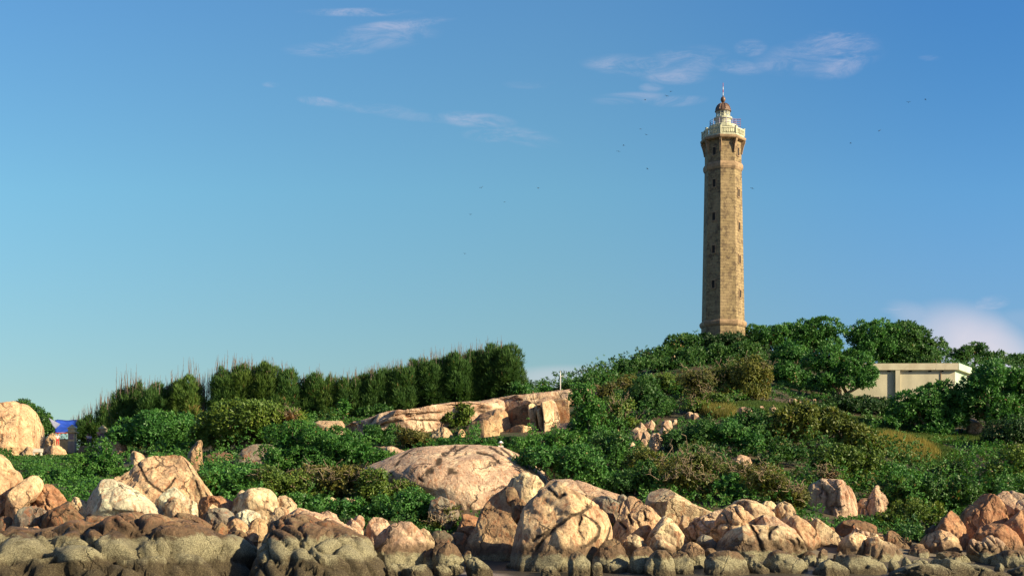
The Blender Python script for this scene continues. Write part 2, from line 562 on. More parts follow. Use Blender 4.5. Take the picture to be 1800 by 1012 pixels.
def terrain():
    xs = np.concatenate([[-900, -500, -300, -220, -175], GX[::1], [175, 220, 300, 500, 900]])
    ys = np.concatenate([[-60, 0, 30, 50], GY, [320, 360, 450, 700]])
    xx, yy = np.meshgrid(xs, ys)
    zz = np.where((np.abs(xx) <= 140) & (yy >= 60) & (yy < 299), height(np.clip(xx, -140, 140), np.clip(yy, 60, 298.9)), 0)
    outm = ~((np.abs(xx) <= 140) & (yy >= 60) & (yy < 299))
    zz[outm] = np.minimum(hraw(xx[outm], yy[outm]), 6)
    far = (np.abs(xx) > 290) | (yy < 55) | (yy > 330)
    zz[far] = -6
    V = np.stack([xx.ravel(), yy.ravel(), zz.ravel()], 1)
    ny, nx = xx.shape
    idx = np.arange(nx * ny).reshape(ny, nx)
    Fc = np.stack([idx[:-1, :-1].ravel(), idx[:-1, 1:].ravel(), idx[1:, 1:].ravel(), idx[1:, :-1].ravel()], 1)
    m, q, b = new_mat('hill_earth')
    g = q.node('ShaderNodeNewGeometry'); pos = g.outputs['Position']
    n = q.noise(pos, 0.35, 7, 0.62); n2 = q.noise(pos, 4.0, 8, 0.7)
    c = q.mix(q.step(n, 0.42, 0.6), (0.085, 0.058, 0.036), (0.035, 0.05, 0.02))
    c = q.mix(1.0, c, q.mix(n2, (0.5, 0.5, 0.5), (1.4, 1.4, 1.4)), 'MULTIPLY')
    sp = q.node('ShaderNodeSeparateXYZ'); q.l.new(pos, sp.inputs[0])
    c = q.mix(q.step(sp.outputs[2], 3.2, 1.6), c, q.mix(n2, (0.10, 0.08, 0.055), (0.26, 0.21, 0.165)))
    dx = q.m('POWER', q.m('MULTIPLY', q.m('ADD', sp.outputs[0], 3.0), .28), 2.0)
    dy = q.m('POWER', q.m('MULTIPLY', q.m('SUBTRACT', sp.outputs[1], 88.0), .2), 2.0)
    sandm = q.m('MULTIPLY', q.step(q.m('ADD', q.m('ADD', dx, dy), n), 1.6, 1.2), q.step(sp.outputs[2], 0.8, 0.5))
    c = q.mix(q.step(sp.outputs[2], 1.2, 0.7), c, q.mix(n2, (0.035, 0.028, 0.022), (0.10, 0.08, 0.055)))
    c = q.mix(sandm, c, q.mix(n2, (0.24, 0.19, 0.165), (0.34, 0.28, 0.245)))
    q.l.new(c, b.inputs['Base Color'])
    q.put(b.inputs['Roughness'], q.m('ADD', 0.35, q.m('MULTIPLY', q.step(sp.outputs[2], 0.2, 0.9), 0.5)))
    bump(q, b, n2, 0.8, 0.15)
    o = link('ground', npmesh('ground', V, Fc), m, None, True)
    tag(o, kind='structure')
    # sea
    m, q, b = new_mat('sea_water')
    b.inputs['Base Color'].default_value = (0.03, 0.07, 0.075, 1)
    b.inputs['Roughness'].default_value = 0.12
    g = q.node('ShaderNodeNewGeometry')
    h = q.m('ADD', q.noise(q.vscale(g.outputs['Position'], (1, 2, 1)), 0.8, 6, 0.6), q.m('MULTIPLY', q.noise(g.outputs['Position'], 0.12, 3), 2.0))
    bump(q, b, h, 0.6, 0.15)
    mb = MB(); mb.add([(-6000, -6000, 0), (6000, -6000, 0), (6000, 8000, 0), (-6000, 8000, 0)], [(0, 1, 2, 3)])
    tag(mb.build('sea_water', m), kind='structure')


terrain()

# ------------------------------------------------------------------ rocks
_ico = {}


def ico(sub):
    if sub not in _ico:
        bm = bmesh.new()
        bmesh.ops.create_icosphere(bm, subdivisions=sub, radius=1.0)
        V = np.array([v.co[:] for v in bm.verts]); Fc = np.array([[v.index for v in f.verts] for f in bm.faces])
        bm.free()
        _ico[sub] = (V, Fc)
    return _ico[sub]


def vnormals(V, Fc):
    a, b, c = V[Fc[:, 0]], V[Fc[:, 1]], V[Fc[:, 2]]
    n = np.cross(b - a, c - a)
    N = np.zeros_like(V)
    for k in range(3):
        np.add.at(N, Fc[:, k], n)
    return N / np.maximum(np.linalg.norm(N, axis=1, keepdims=True), 1e-9)


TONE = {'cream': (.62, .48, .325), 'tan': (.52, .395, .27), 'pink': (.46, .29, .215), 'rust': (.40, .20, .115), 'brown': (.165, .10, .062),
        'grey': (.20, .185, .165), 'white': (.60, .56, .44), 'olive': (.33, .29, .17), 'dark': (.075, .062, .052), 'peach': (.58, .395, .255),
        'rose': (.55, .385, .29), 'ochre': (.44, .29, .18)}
ROCKS = []     # (outline px polygon, Y, depth radius) for clearing vegetation off them
_rn = [0]


def rock(label, tone, Y, pts, D=None, sq=0.85, facets=9, rough=1.0, groove=None, ext=0.45, tide=0.0, name='boulder', group=None, tilt=0.0, clear=True, cut=0.80, pill=0.5, cracks=(), cw=.09, frac=1.0, gw=.07):
    """a boulder with the outline `pts` (photo pixels), standing at distance Y, as thick as D metres each way"""
    _rn[0] += 1
    seed = _rn[0] * 13
    rg = np.random.default_rng(seed)
    A = np.array([P(u, v, Y) for u, v in pts])[:, [0, 2]]
    x, z = A[:, 0], A[:, 1]
    x2, z2 = np.roll(x, -1), np.roll(z, -1)
    cr = x * z2 - x2 * z
    ar = cr.sum() / 2
    c = np.array([((x + x2) * cr).sum(), ((z + z2) * cr).sum()]) / (6 * ar)
    w = x.max() - x.min(); hgt = z.max() - z.min()
    if D is None:
        D = 0.42 * (w + hgt) * 0.5 + 0.12 * max(w, hgt)
    pxw = max(max(p[0] for p in pts) - min(p[0] for p in pts), max(p[1] for p in pts) - min(p[1] for p in pts))
    sub = 6 if pxw > 95 else 5 if pxw > 26 else 4
    V, Fc = ico(sub)
    # radius of the outline by angle, measured from the centre
    NA = 720
    th = np.linspace(-math.pi, math.pi, NA, endpoint=False)
    rad = np.zeros(NA)
    dx, dz = np.cos(th), np.sin(th)
    for i in range(len(x)):
        ax, az = x[i] - c[0], z[i] - c[1]; bx, bz = x2[i] - c[0], z2[i] - c[1]
        ex, ez = bx - ax, bz - az
        den = dx * ez - dz * ex
        den = np.where(np.abs(den) < 1e-9, 1e-9, den)
        t = (ax * ez - az * ex) / den
        s = (ax * dz - az * dx) / den
        ok = (t > 0) & (s >= -1e-6) & (s <= 1 + 1e-6)
        rad = np.where(ok, np.maximum(rad, t), rad)
    rad = np.maximum(rad, 0.08 * min(w, hgt))
    def sm(a, k):
        ker = np.hanning(k + 2)[1:-1]; ker /= ker.sum()
        return np.convolve(np.concatenate([a[-k:], a, a[:k]]), ker, 'same')[k:-k]
    r1 = sm(rad, 9); r2 = sm(rad, 121)
    ang = np.arctan2(V[:, 2], V[:, 0])
    ii = (ang + math.pi) / (2 * math.pi) * NA
    i0 = np.floor(ii).astype(int) % NA; i1 = (i0 + 1) % NA; ff = ii - np.floor(ii)
    R1 = r1[i0] * (1 - ff) + r1[i1] * ff; R2 = r2[i0] * (1 - ff) + r2[i1] * ff
    rho = np.sqrt(V[:, 0] ** 2 + V[:, 2] ** 2)
    k = rho ** 3
    Rf = R1 * k + R2 * (1 - k)
    rr = rho ** sq
    yy = np.sign(V[:, 1]) * np.abs(V[:, 1]) ** sq
    Q = np.stack([np.cos(ang) * rr * Rf, yy * D, np.sin(ang) * rr * Rf], 1)
    # lean: the upper part sits further back, like a slope
    Q[:, 1] += tilt * Q[:, 2]
    size = math.sqrt(w * hgt)
    if groove is None and pxw > 34:
        groove = (max(.8, size * .6), .06 * size ** .5, (1, 1, 1.35), rg.uniform(-.6, .6)); pill = .06
    # flat fracture faces
    if rough > .6 and frac >= .8 and sq > .6 and not tilt:
        for (nx, nz, lo_, hi_) in ((.0, .30, .58, .76), (.85, .25, .66, .84), (-.85, .2, .66, .84), (.3, 1.0, .78, .9)):
            n = np.array([nx + rg.normal(0, .22), -1.0, nz + rg.normal(0, .22)]); n /= np.linalg.norm(n)
            d = Q @ n
            over = np.maximum(d - d.max() * rg.uniform(lo_, hi_), 0)
            Q -= np.outer(over * .97, n)
    for _ in range(int(facets * 1.3) + 2):
        n = np.array([rg.normal(0, .75), -abs(rg.normal(.9, .4)), rg.normal(0.25, .6)])
        n /= np.linalg.norm(n)
        d = Q @ n
        hmax = np.percentile(d, 99.7) * rg.uniform(cut - .06, 0.97)
        over = np.maximum(d - hmax, 0)
        Q -= np.outer(over * 0.97, n)
    Wp = Q + np.array([c[0], Y, c[1]])
    N = vnormals(Q, Fc)
    fr = 0.35 + 0.65 * np.clip(-N[:, 1] * 1.6, 0, 1)       # keep the outline, roughen the faces
    dsp = 0.045 * size * fbm(Wp, 1.1 / size, 3, seed) * fr * rough
    dsp += 0.036 * size ** 0.6 * fbm(Wp, 0.8, 6, seed + 50, 0.58, True) * rough * (0.35 + 0.65 * fr)
    dsp += 0.018 * fbm(Wp, 4.0, 3, seed + 70) * rough
    ffs = max(.8, size * .42)
    Wf = (Wp + 0.12 * ffs * fbm(Wp, 1.2 / ffs, 3, seed + 31)[:, None]) / (ffs * np.array([1, 1, 1.35]))
    fo, fe = fracture(Wf, seed + 33)
    fo2, fe2 = fracture(Wf * 2.3, seed + 35)
    dsp += frac * min(1.0, rough + .1) ** 1.5 * (.075 * size ** .6 * fo + .028 * size ** .6 * fo2) * (.35 + .65 * fr)
    if groove:
        cs, gd, st, gr = groove       # cell size, depth, stretch (x,y,z), rotation about y
        cc, ss = math.cos(gr), math.sin(gr)
        B = np.stack([Wp[:, 0] * cc + Wp[:, 2] * ss, Wp[:, 1], -Wp[:, 0] * ss + Wp[:, 2] * cc], 1)
        B = B + 0.35 * cs * np.stack([fbm(Wp, 0.7 / cs, 2, seed + 5), fbm(Wp, 0.7 / cs, 2, seed + 6), fbm(Wp, 0.7 / cs, 2, seed + 7)], 1)
        f1, f2 = worley(B / (cs * np.array(st)), seed + 9)
        e = f2 - f1
        gm = np.exp(-(e / gw) ** 1.3) * (0.5 + 0.5 * fr)
        dsp -= gd * gm
        ckg = gm * min(1.0, gd * 2.0) * (.4 + .6 * np.clip(fbm(Wp, .6, 3, seed + 44) * 2 + .6, 0, 1))
        b1, b2 = worley(Wp * np.array([1.4, 1.2, 2.0]) + 0.3 * fbm(Wp, 2.0, 2, seed + 8)[:, None], seed + 21)
        dsp += gd * .16 * (np.clip(b2 - b1, 0, .5) - .2) * fr
        dsp += gd * pill * 2.0 * np.clip(np.sqrt(np.clip(e, 0, 1)) - 0.35, -0.3, 0.5) * fr
    Q = Q + N * dsp[:, None]
    ck = ckg if groove else np.zeros(len(Q))
    ck = np.array(ck)
    for line in cracks:
        L = np.array([P(u, v, Y) for u, v in line])[:, [0, 2]] - c
        wx = Q[:, 0] + .10 * fbm(Wp, 2.2, 3, seed + 91); wz = Q[:, 2] + .10 * fbm(Wp, 2.2, 3, seed + 92)
        dmin = np.full(len(Q), 99.0)
        for i in range(len(L) - 1):
            ax, az = L[i]; ex, ez = L[i + 1] - L[i]
            t = np.clip(((wx - ax) * ex + (wz - az) * ez) / (ex * ex + ez * ez), 0, 1)
            wd = 1 + .5 * abs(math.sin(i * 2.1 + seed))
            dmin = np.minimum(dmin, np.hypot(wx - ax - t * ex, wz - az - t * ez) / wd)
        g = np.exp(-(dmin / cw) ** 2) * (V[:, 1] < .05)
        ck = np.maximum(ck, g)
        Q = Q + np.outer(g * cw * 2.2, [.25, 1, -.1])
    # bury the foot
    if ext:
        lowq = z.min() - c[1]
        low = Q[:, 2] < lowq * 0.35
        Q[low, 2] -= (lowq * 0.35 - Q[low, 2]) * ext * 1.6
    loc = np.array([c[0], Y, c[1]])
    me = npmesh(name, Q, Fc)
    if len(cracks) or groove:
        at = me.attributes.new('crack', 'FLOAT', 'POINT'); at.data.foreach_set('value', ck.astype(np.float32))
    o = link(name, me, M['rock'], None, True)
    o.location = loc
    t = TONE[tone]
    j = rg.uniform(0.9, 1.1)
    o.color = (t[0] * j, t[1] * j, t[2] * j, tide)
    tag(o, label, 'boulder' if name == 'boulder' else 'rock', group)
    if clear:
        ROCKS.append((np.array(pts, float), Y, D))
    return o






def block(label, tone, Y, pts, D=1.5, turn=0.0, group=None, lean=0.0, rough=1.0):
    """an angular split block: the outline pushed back D metres, its front turned by `turn` (rise of y per metre of x)"""
    _rn[0] += 1
    seed = _rn[0] * 13
    A = [PV(u, v, Y) for u, v in pts]
    c = sum(A, Vector()) / len(A)
    bm = bmesh.new()
    fr = [bm.verts.new((a.x - c.x, turn * (a.x - c.x) + lean * (a.z - c.z), a.z - c.z)) for a in A]
    bk = [bm.verts.new((a.x - c.x, 2 * D, (a.z - c.z))) for a in A]
    bm.faces.new(fr); bm.faces.new(bk[::-1])
    n = len(A)
    for i in range(n):
        bm.faces.new((fr[i], bk[i], bk[(i + 1) % n], fr[(i + 1) % n]))
    bmesh.ops.recalc_face_normals(bm, faces=bm.faces)
    bmesh.ops.bevel(bm, geom=bm.edges[:], offset=.09, segments=2, affect='EDGES', profile=.6)
    bmesh.ops.triangulate(bm, faces=bm.faces)
    for _ in range(5):
        lo = [e for e in bm.edges if e.calc_length() > .45]
        if not lo: break
        bmesh.ops.subdivide_edges(bm, edges=lo, cuts=1)
        bmesh.ops.triangulate(bm, faces=[f for f in bm.faces if len(f.verts) > 3])
    bm.verts.index_update()
    V = np.array([v.co[:] for v in bm.verts]); Fc = np.array([[v.index for v in f.verts] for f in bm.faces])
    bm.free()
    N = vnormals(V, Fc)
    Wp = V + np.array(c)
    V = V + N * (.10 * rough * fbm(Wp, .6, 5, seed, .55, True) + .03 * fbm(Wp, 3, 2, seed + 3))[:, None]
    me = npmesh('boulder', V, Fc)
    o = link('boulder', me, M['rock'], None, True)
    o.location = c
    t = TONE[tone]; o.color = (*t, 0.0)
    tag(o, label, 'boulder', group)
    ROCKS.append((np.array(pts, float), Y, D))
    return o
# ---- the big rounded mounds at the water's edge
rock('broad wave-worn rock mound at far left, dark brown on top and olive with barnacles below', 'brown', 87,
     [(-90, 935), (0, 926), (40, 934), (75, 926), (120, 913), (165, 904), (205, 899), (250, 902), (300, 912), (350, 925), (395, 940), (425, 957), (440, 978), (455, 1003), (468, 1040), (468, 1085), (-90, 1085)],
     D=5.5, sq=0.72, facets=3, rough=.8, groove=(2.2, .8, (1.4, 1.3, .8), -0.35), ext=0, tide=0.44, tilt=1.0, pill=.6, cut=.9, frac=1.3, gw=.12, cw=.10,
     cracks=[[(58, 948), (75, 958), (95, 972), (105, 990)], [(128, 945), (125, 960), (133, 985), (130, 1006)], [(150, 962), (140, 975), (133, 992)], [(185, 962), (195, 978), (215, 985), (243, 992)],
             [(300, 968), (286, 980), (268, 978)], [(385, 955), (400, 965), (412, 975)], [(362, 966), (364, 982)], [(95, 937), (160, 926), (230, 936), (300, 946)], [(205, 912), (222, 930), (246, 944)], [(20, 985), (40, 995), (62, 1000)]])
rock('grooved brown and olive rock mound left of the barnacled boulder, split by slanting clefts', 'brown', 88,
     [(438, 1060), (448, 1000), (455, 962), (455, 942), (468, 922), (490, 908), (508, 902), (530, 905), (548, 914), (577, 915), (595, 925), (622, 935), (642, 946), (657, 966), (670, 987), (683, 1014), (692, 1060)],
     D=4.2, sq=0.72, facets=3, rough=.8, groove=(1.35, .42, (.7, 1.3, 2.6), 0.85), ext=0, tide=0.42, tilt=.8, pill=.5, cut=.9, frac=1.0, gw=.08)
rock('pale pink ribbed rock slope sloping down behind the grooved brown mound', 'rose', 92.5,
     [(478, 925), (490, 903), (508, 894), (525, 893), (548, 899), (575, 906), (602, 918), (630, 934), (645, 950), (652, 972), (600, 985), (520, 975)], D=2.6, groove=(.9, .16, (2.4, 1, .7), 0.5), facets=4, tide=.2)
# ---- left foreground
rock('tall pale orange boulder cut off by the left edge, smooth face in full sun', 'peach', 104.5,
     [(-110, 800), (-50, 785), (-8, 796), (8, 808), (18, 825), (27, 829), (34, 844), (33, 862), (26, 880), (22, 900), (5, 935), (-110, 935)], D=3.4, facets=5, cut=.86)
rock('blocky orange boulder with rounded shoulders, right of the tall left-edge boulder', 'peach', 103,
     [(5, 905), (22, 868), (36, 848), (50, 834), (63, 833), (73, 840), (76, 849), (70, 860), (64, 872), (50, 888), (42, 900), (28, 922), (5, 925)], D=1.6)
rock('fractured rust-orange rock with broken red faces under the left bush', 'rust', 104,
     [(50, 880), (60, 862), (74, 846), (88, 849), (97, 858), (105, 869), (113, 877), (116, 883), (104, 892), (84, 905), (55, 905)], D=1.5, facets=16, cut=.7, rough=1.7, groove=(.8, .2, (1, 1, 1.5), .4))
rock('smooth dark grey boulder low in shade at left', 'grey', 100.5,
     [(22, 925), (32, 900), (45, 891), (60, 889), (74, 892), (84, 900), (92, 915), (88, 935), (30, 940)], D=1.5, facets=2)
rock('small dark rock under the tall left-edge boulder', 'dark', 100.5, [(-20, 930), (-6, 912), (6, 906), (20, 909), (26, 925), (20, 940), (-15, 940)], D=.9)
rock('dark brown slanted wedge of rock left of the pale humpbacked boulder', 'brown', 99.5,
     [(72, 925), (86, 898), (98, 887), (112, 878), (120, 880), (129, 893), (142, 905), (154, 914), (140, 930), (80, 935)], D=1.6, facets=6, cut=.75)
rock('tan sunlit rock wedged between the brown wedge and the pale humpbacked boulder', 'tan', 100.3,
     [(122, 905), (124, 873), (133, 873), (149, 881), (163, 894), (172, 906), (165, 922), (130, 925)], D=1.2)
rock('small tan ledge peeking above the left mound', 'ochre', 93, [(20, 938), (32, 926), (45, 925), (56, 932), (66, 920), (69, 930), (64, 942), (30, 948)], D=.7, tide=.1)
rock('pale grey-white humpbacked boulder, smooth and brightly lit', 'white', 101,
     [(150, 905), (150, 872), (156, 860), (166, 850), (180, 843), (200, 842), (217, 848), (237, 859), (256, 873), (275, 889), (288, 903), (286, 918), (240, 925), (185, 918)],
     D=2.4, facets=2, cut=.84, rough=.45)
rock('large orange pyramid-shaped boulder below the creeper mound', 'peach', 111,
     [(178, 858), (195, 845), (215, 830), (235, 815), (250, 803), (270, 797), (300, 794), (318, 798), (330, 811), (345, 834), (358, 850), (370, 866), (380, 884), (340, 905), (260, 905), (190, 895)],
     D=3.6, facets=6, cut=.66, sq=.8, cracks=[[(262, 842), (275, 852), (292, 862), (300, 868)], [(312, 840), (308, 852), (300, 862)], [(240, 812), (252, 828), (262, 842)], [(345, 845), (352, 862), (356, 878)]], cw=.05)
rock('cream twin-peaked boulder standing against the orange pyramid boulder', 'white', 102,
     [(268, 905), (268, 882), (284, 869), (297, 857), (305, 855), (318, 865), (330, 874), (344, 883), (347, 905), (340, 922), (285, 920)], D=1.5, facets=6, cut=.72)
rock('small cream lobe with an orange hollow in front of the twin-peaked boulder', 'cream', 100.3,
     [(286, 918), (289, 888), (295, 876), (303, 872), (315, 876), (327, 888), (334, 905), (333, 920)], D=.9)
rock('red and pink cracked slab behind the small grey boulders', 'rust', 104.5,
     [(342, 905), (344, 882), (352, 873), (370, 870), (386, 872), (400, 877), (414, 884), (420, 900), (400, 915), (350, 918)], D=1.5, facets=10, cut=.75, rough=1.5)
rock('smooth grey boulder half in shade, below the red cracked slab', 'grey', 100,
     [(355, 918), (358, 905), (366, 895), (380, 890), (398, 893), (410, 901), (414, 914), (405, 926), (362, 926)], D=1.1, facets=3)
rock('small cream cone of rock leaning on the red cracked slab', 'cream', 101.3, [(362, 905), (366, 893), (373, 885), (382, 890), (386, 905)], D=.5)
rock('round cream boulder with a curved crack, tallest of the pale group at left', 'cream', 103,
     [(400, 905), (402, 888), (412, 876), (424, 866), (440, 858), (458, 856), (475, 860), (483, 869), (489, 884), (490, 900), (480, 918), (415, 918)], D=2.0, facets=5, groove=(2.2, .12, (1, 1, 1), .4))
rock('small shaded knob on the left flank of the round cream boulder', 'tan', 104, [(414, 882), (417, 868), (424, 861), (431, 863), (436, 880), (425, 892)], D=.5)
rock('cream knob with orange seams, right of the round cream boulder', 'cream', 104,
     [(484, 905), (486, 880), (490, 870), (500, 869), (511, 876), (521, 887), (523, 902), (510, 912), (490, 912)], D=1.1)
rock('flat cream and rust boulder at the foot of the round cream boulder', 'cream', 100.5,
     [(470, 925), (476, 910), (483, 893), (494, 890), (510, 897), (521, 907), (518, 922), (500, 932), (475, 932)], D=1.0, facets=7, cut=.72)
rock('small whitish rock with pink streaks below the round cream boulder', 'white', 99.5, [(412, 920), (416, 904), (428, 895), (444, 895), (457, 904), (458, 918), (440, 928), (418, 928)], D=.8)
rock('tiny cream pebble-shaped rock beside the whitish streaked rock', 'cream', 98.5, [(459, 914), (462, 907), (468, 906), (470, 914), (466, 920)], D=.35)
rock('long dark brown dome of rock along the top of the left mound', 'brown', 96.5,
     [(286, 925), (290, 911), (302, 904), (318, 902), (336, 903), (351, 910), (366, 920), (381, 932), (384, 948), (340, 955), (295, 940)], D=1.4, facets=4, groove=(1.3, .12, (1, 1, 2), .5))
rock('brown knuckle of rock at the right end of the dark brown dome', 'brown', 96.3, [(374, 935), (379, 920), (389, 916), (399, 925), (400, 940), (388, 950), (376, 948)], D=.8)
rock('orange-brown rounded rock below the small grey boulder', 'ochre', 96.6, [(394, 940), (396, 924), (411, 911), (425, 911), (437, 925), (438, 940), (420, 955), (398, 950)], D=.9)
rock('ochre cone of rock left of the grooved brown mound', 'ochre', 97, [(438, 935), (441, 916), (452, 909), (464, 911), (470, 925), (468, 942), (450, 950), (440, 946)], D=.8)
rock('knobbly brown rock running down into the cleft between the two mounds', 'brown', 94.5, [(398, 945), (404, 932), (418, 930), (432, 940), (443, 955), (456, 970), (460, 992), (448, 1010), (425, 985), (408, 965)], D=1.1, groove=(.8, .2, (1, 1, 1), 0), tide=.2)
rock('small orange rock at the head of the cleft between the two mounds', 'ochre', 95, [(428, 948), (431, 934), (444, 929), (455, 942), (452, 960), (440, 966)], D=.6)
rock('low olive rock at the water below the cleft between the two mounds', 'olive', 86, [(455, 1030), (462, 995), (475, 982), (492, 985), (510, 998), (522, 1030)], D=1.3, tide=.4)
# ---- middle left
rock('small pink boulder behind the ribbed pink slope', 'rose', 97.5, [(556, 920), (560, 902), (575, 896), (591, 904), (599, 918), (590, 930), (562, 930)], D=.9)
rock('pale pebble-shaped boulder at the lower end of the ribbed pink slope', 'rose', 96, [(602, 930), (606, 917), (617, 911), (628, 918), (638, 930), (642, 948), (620, 952), (605, 945)], D=.8)
rock('round pink boulder half hidden, touching the bush above the grooved mound', 'rose', 98.5, [(618, 925), (621, 909), (632, 905), (640, 909), (641, 922), (634, 935), (622, 935)], D=.7)
rock('rounded pink boulder with a central seam, behind the barnacled boulder', 'rose', 96.5, [(638, 945), (642, 930), (649, 915), (657, 909), (671, 909), (682, 915), (686, 926), (686, 945), (670, 960), (645, 958)], D=1.1, tide=.0)
rock('big rounded boulder, pale above and rust below, with a collar of barnacles', 'rose', 91.5,
     [(654, 975), (657, 955), (663, 940), (673, 929), (688, 921), (704, 917), (722, 919), (736, 929), (746, 944), (749, 960), (747, 985), (740, 1003), (665, 1003)], D=1.9, sq=.75, facets=6, tide=.06, groove=(1.6, .1, (1, 1, 1), 0))
rock('small cream boulder squeezed against the right side of the barnacled boulder', 'cream', 92.8, [(736, 945), (738, 930), (745, 927), (755, 935), (764, 951), (763, 966), (745, 972)], D=.7)
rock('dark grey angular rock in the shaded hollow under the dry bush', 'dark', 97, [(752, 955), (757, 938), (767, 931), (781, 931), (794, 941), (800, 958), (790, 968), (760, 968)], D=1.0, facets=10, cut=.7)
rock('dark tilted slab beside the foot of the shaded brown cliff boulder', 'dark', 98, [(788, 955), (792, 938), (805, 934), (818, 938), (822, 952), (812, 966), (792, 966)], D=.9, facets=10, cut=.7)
rock('dark brown boulder with one lit shoulder, beside the sand', 'brown', 90.5, [(758, 990), (762, 962), (774, 952), (790, 951), (803, 960), (812, 972), (817, 988), (808, 1000), (765, 1000)], D=1.2, tide=.05)
rock('black wet rock right of the barnacled boulder', 'dark', 91, [(742, 990), (747, 968), (757, 960), (768, 968), (772, 990), (760, 1003), (745, 1003)], D=.8)
rock('small rust-coloured block standing beside the brown boulder with the lit shoulder', 'rust', 92, [(815, 985), (816, 968), (827, 966), (829, 980), (824, 992)], D=.35, facets=10)
rock('dark mussel-crusted boulder just right of the sand patch', 'dark', 90, [(816, 1000), (820, 984), (830, 977), (843, 982), (856, 992), (865, 1003), (868, 1015), (825, 1015)], D=.9, tide=.1)
rock('low wet stone at the left side of the sand patch', 'olive', 88.5, [(762, 1006), (766, 995), (778, 991), (792, 999), (797, 1008), (780, 1014)], D=.6)
rock('flat wet stone behind the sand patch', 'olive', 89.5, [(785, 1003), (788, 994), (802, 991), (815, 996), (814, 1004), (800, 1008)], D=.5)
rock('olive slab lying in front of the barnacled boulder', 'olive', 87.5, [(700, 1025), (706, 1000), (725, 994), (748, 991), (758, 1000), (764, 1015), (758, 1030)], D=1.2, tide=.05)
rock('small olive stone right of the grooved mound foot', 'olive', 87.8, [(676, 1020), (680, 996), (690, 989), (701, 994), (706, 1010), (704, 1025)], D=.8)
rock('thin wet stone under the barnacle collar', 'olive', 89, [(690, 1000), (696, 991), (712, 990), (722, 996), (718, 1006)], D=.5)
# ---- centre
rock('brown boulder cliff in shadow, leaning against the big cracked cream boulder', 'ochre', 102,
     [(795, 1010), (806, 975), (822, 950), (836, 925), (845, 900), (855, 884), (866, 872), (880, 864), (889, 854), (900, 853), (925, 860), (945, 880), (955, 930), (940, 1012)], D=3.4, facets=4, cut=.8, rough=1.1)
rock('yellow-lit angular block on top, left of the cracked boulder peak', 'cream', 100.5,
     [(898, 880), (899, 858), (906, 840), (916, 831), (931, 828), (945, 838), (957, 850), (955, 866), (940, 885), (915, 895)], D=1.4, facets=14, cut=.68, sq=.7)
rock('narrow tan sliver of rock left of the yellow-lit angular block', 'tan', 101.5, [(890, 875), (893, 852), (902, 836), (911, 832), (912, 850), (905, 876)], D=.7, facets=8)
rock('small dark shaded block in the notch above the brown boulder cliff', 'brown', 98.5, [(888, 862), (890, 853), (901, 853), (908, 862), (912, 876), (900, 884), (890, 878)], D=.8, facets=10)
rock('shaded oval block wedged below the yellow-lit angular block', 'brown', 97.8, [(899, 905), (899, 883), (908, 874), (920, 878), (926, 890), (922, 908), (910, 914)], D=.8, facets=6)
rock('biggest boulder in the middle, cream with orange streaks and long diagonal cracks', 'peach', 94.6,
     [(888, 1025), (893, 985), (899, 955), (908, 925), (919, 893), (929, 876), (944, 864), (954, 852), (961, 839), (970, 838), (985, 844), (1002, 856), (1022, 868), (1046, 880), (1061, 896), (1075, 914), (1083, 932), (1084, 955), (1085, 1000), (1080, 1025)],
     D=3.0, sq=.8, facets=4, cut=.84, rough=1.0, ext=.1, frac=.9,
     cracks=[[(1034, 892), (1018, 902), (1003, 905), (985, 918), (972, 928), (960, 933), (948, 942), (935, 948)], [(972, 928), (955, 945), (942, 965)], [(1018, 902), (1020, 912), (1016, 922)],
             [(1024, 905), (1042, 915), (1052, 925), (1050, 940), (1030, 958), (1020, 962)], [(961, 850), (968, 862), (982, 876), (992, 868)], [(1075, 925), (1060, 960)]], cw=.06)
rock('dark grey-brown oval boulder sitting in the gap behind the cracked boulder', 'grey', 102.5, [(1038, 888), (1042, 877), (1055, 871), (1071, 872), (1085, 879), (1094, 889), (1096, 905), (1075, 915), (1050, 905)], D=1.3, facets=3)
rock('orange and cream boulder with a knobbed top, right of the cracked boulder', 'peach', 99.5,
     [(1074, 960), (1080, 925), (1088, 896), (1096, 878), (1104, 871), (1115, 872), (1126, 878), (1133, 888), (1150, 898), (1163, 908), (1168, 930), (1160, 960), (1120, 968)], D=2.1, facets=8, cw=.07, cracks=[[(1090, 920), (1098, 928)], [(1104, 905), (1106, 920)], [(1130, 900), (1131, 912)]])
rock('small grey knob perched behind the knobbed orange boulder', 'grey', 102, [(1084, 882), (1087, 871), (1095, 868), (1102, 873), (1104, 885), (1094, 892)], D=.5)
rock('smooth tan boulder with a sharp ridge and a long sloping right side', 'tan', 104.5,
     [(1128, 915), (1133, 885), (1141, 864), (1150, 855), (1159, 853), (1176, 860), (1200, 873), (1225, 888), (1246, 898), (1263, 903), (1266, 925), (1220, 945), (1160, 940)], D=2.6, facets=3, cut=.74, rough=.5)
rock('pale greenish wedge of rock like a shark fin', 'cream', 97.3, [(1130, 960), (1143, 935), (1155, 919), (1166, 906), (1180, 911), (1192, 925), (1203, 941), (1200, 957), (1170, 966)], D=1.3, facets=3, cut=.72, rough=.5)
rock('little tan mushroom-shaped knob on the slope of the smooth tan boulder', 'tan', 99.5, [(1190, 928), (1196, 916), (1198, 905), (1206, 903), (1211, 909), (1211, 920), (1204, 932)], D=.4)
rock('pink rock ramp with dark slanting stripes', 'rose', 101,
     [(1196, 948), (1208, 926), (1224, 911), (1245, 903), (1270, 895), (1292, 896), (1310, 910), (1308, 940), (1260, 958), (1205, 960)], D=1.8, facets=6, groove=(.9, .18, (2.2, 1, .6), -0.6))
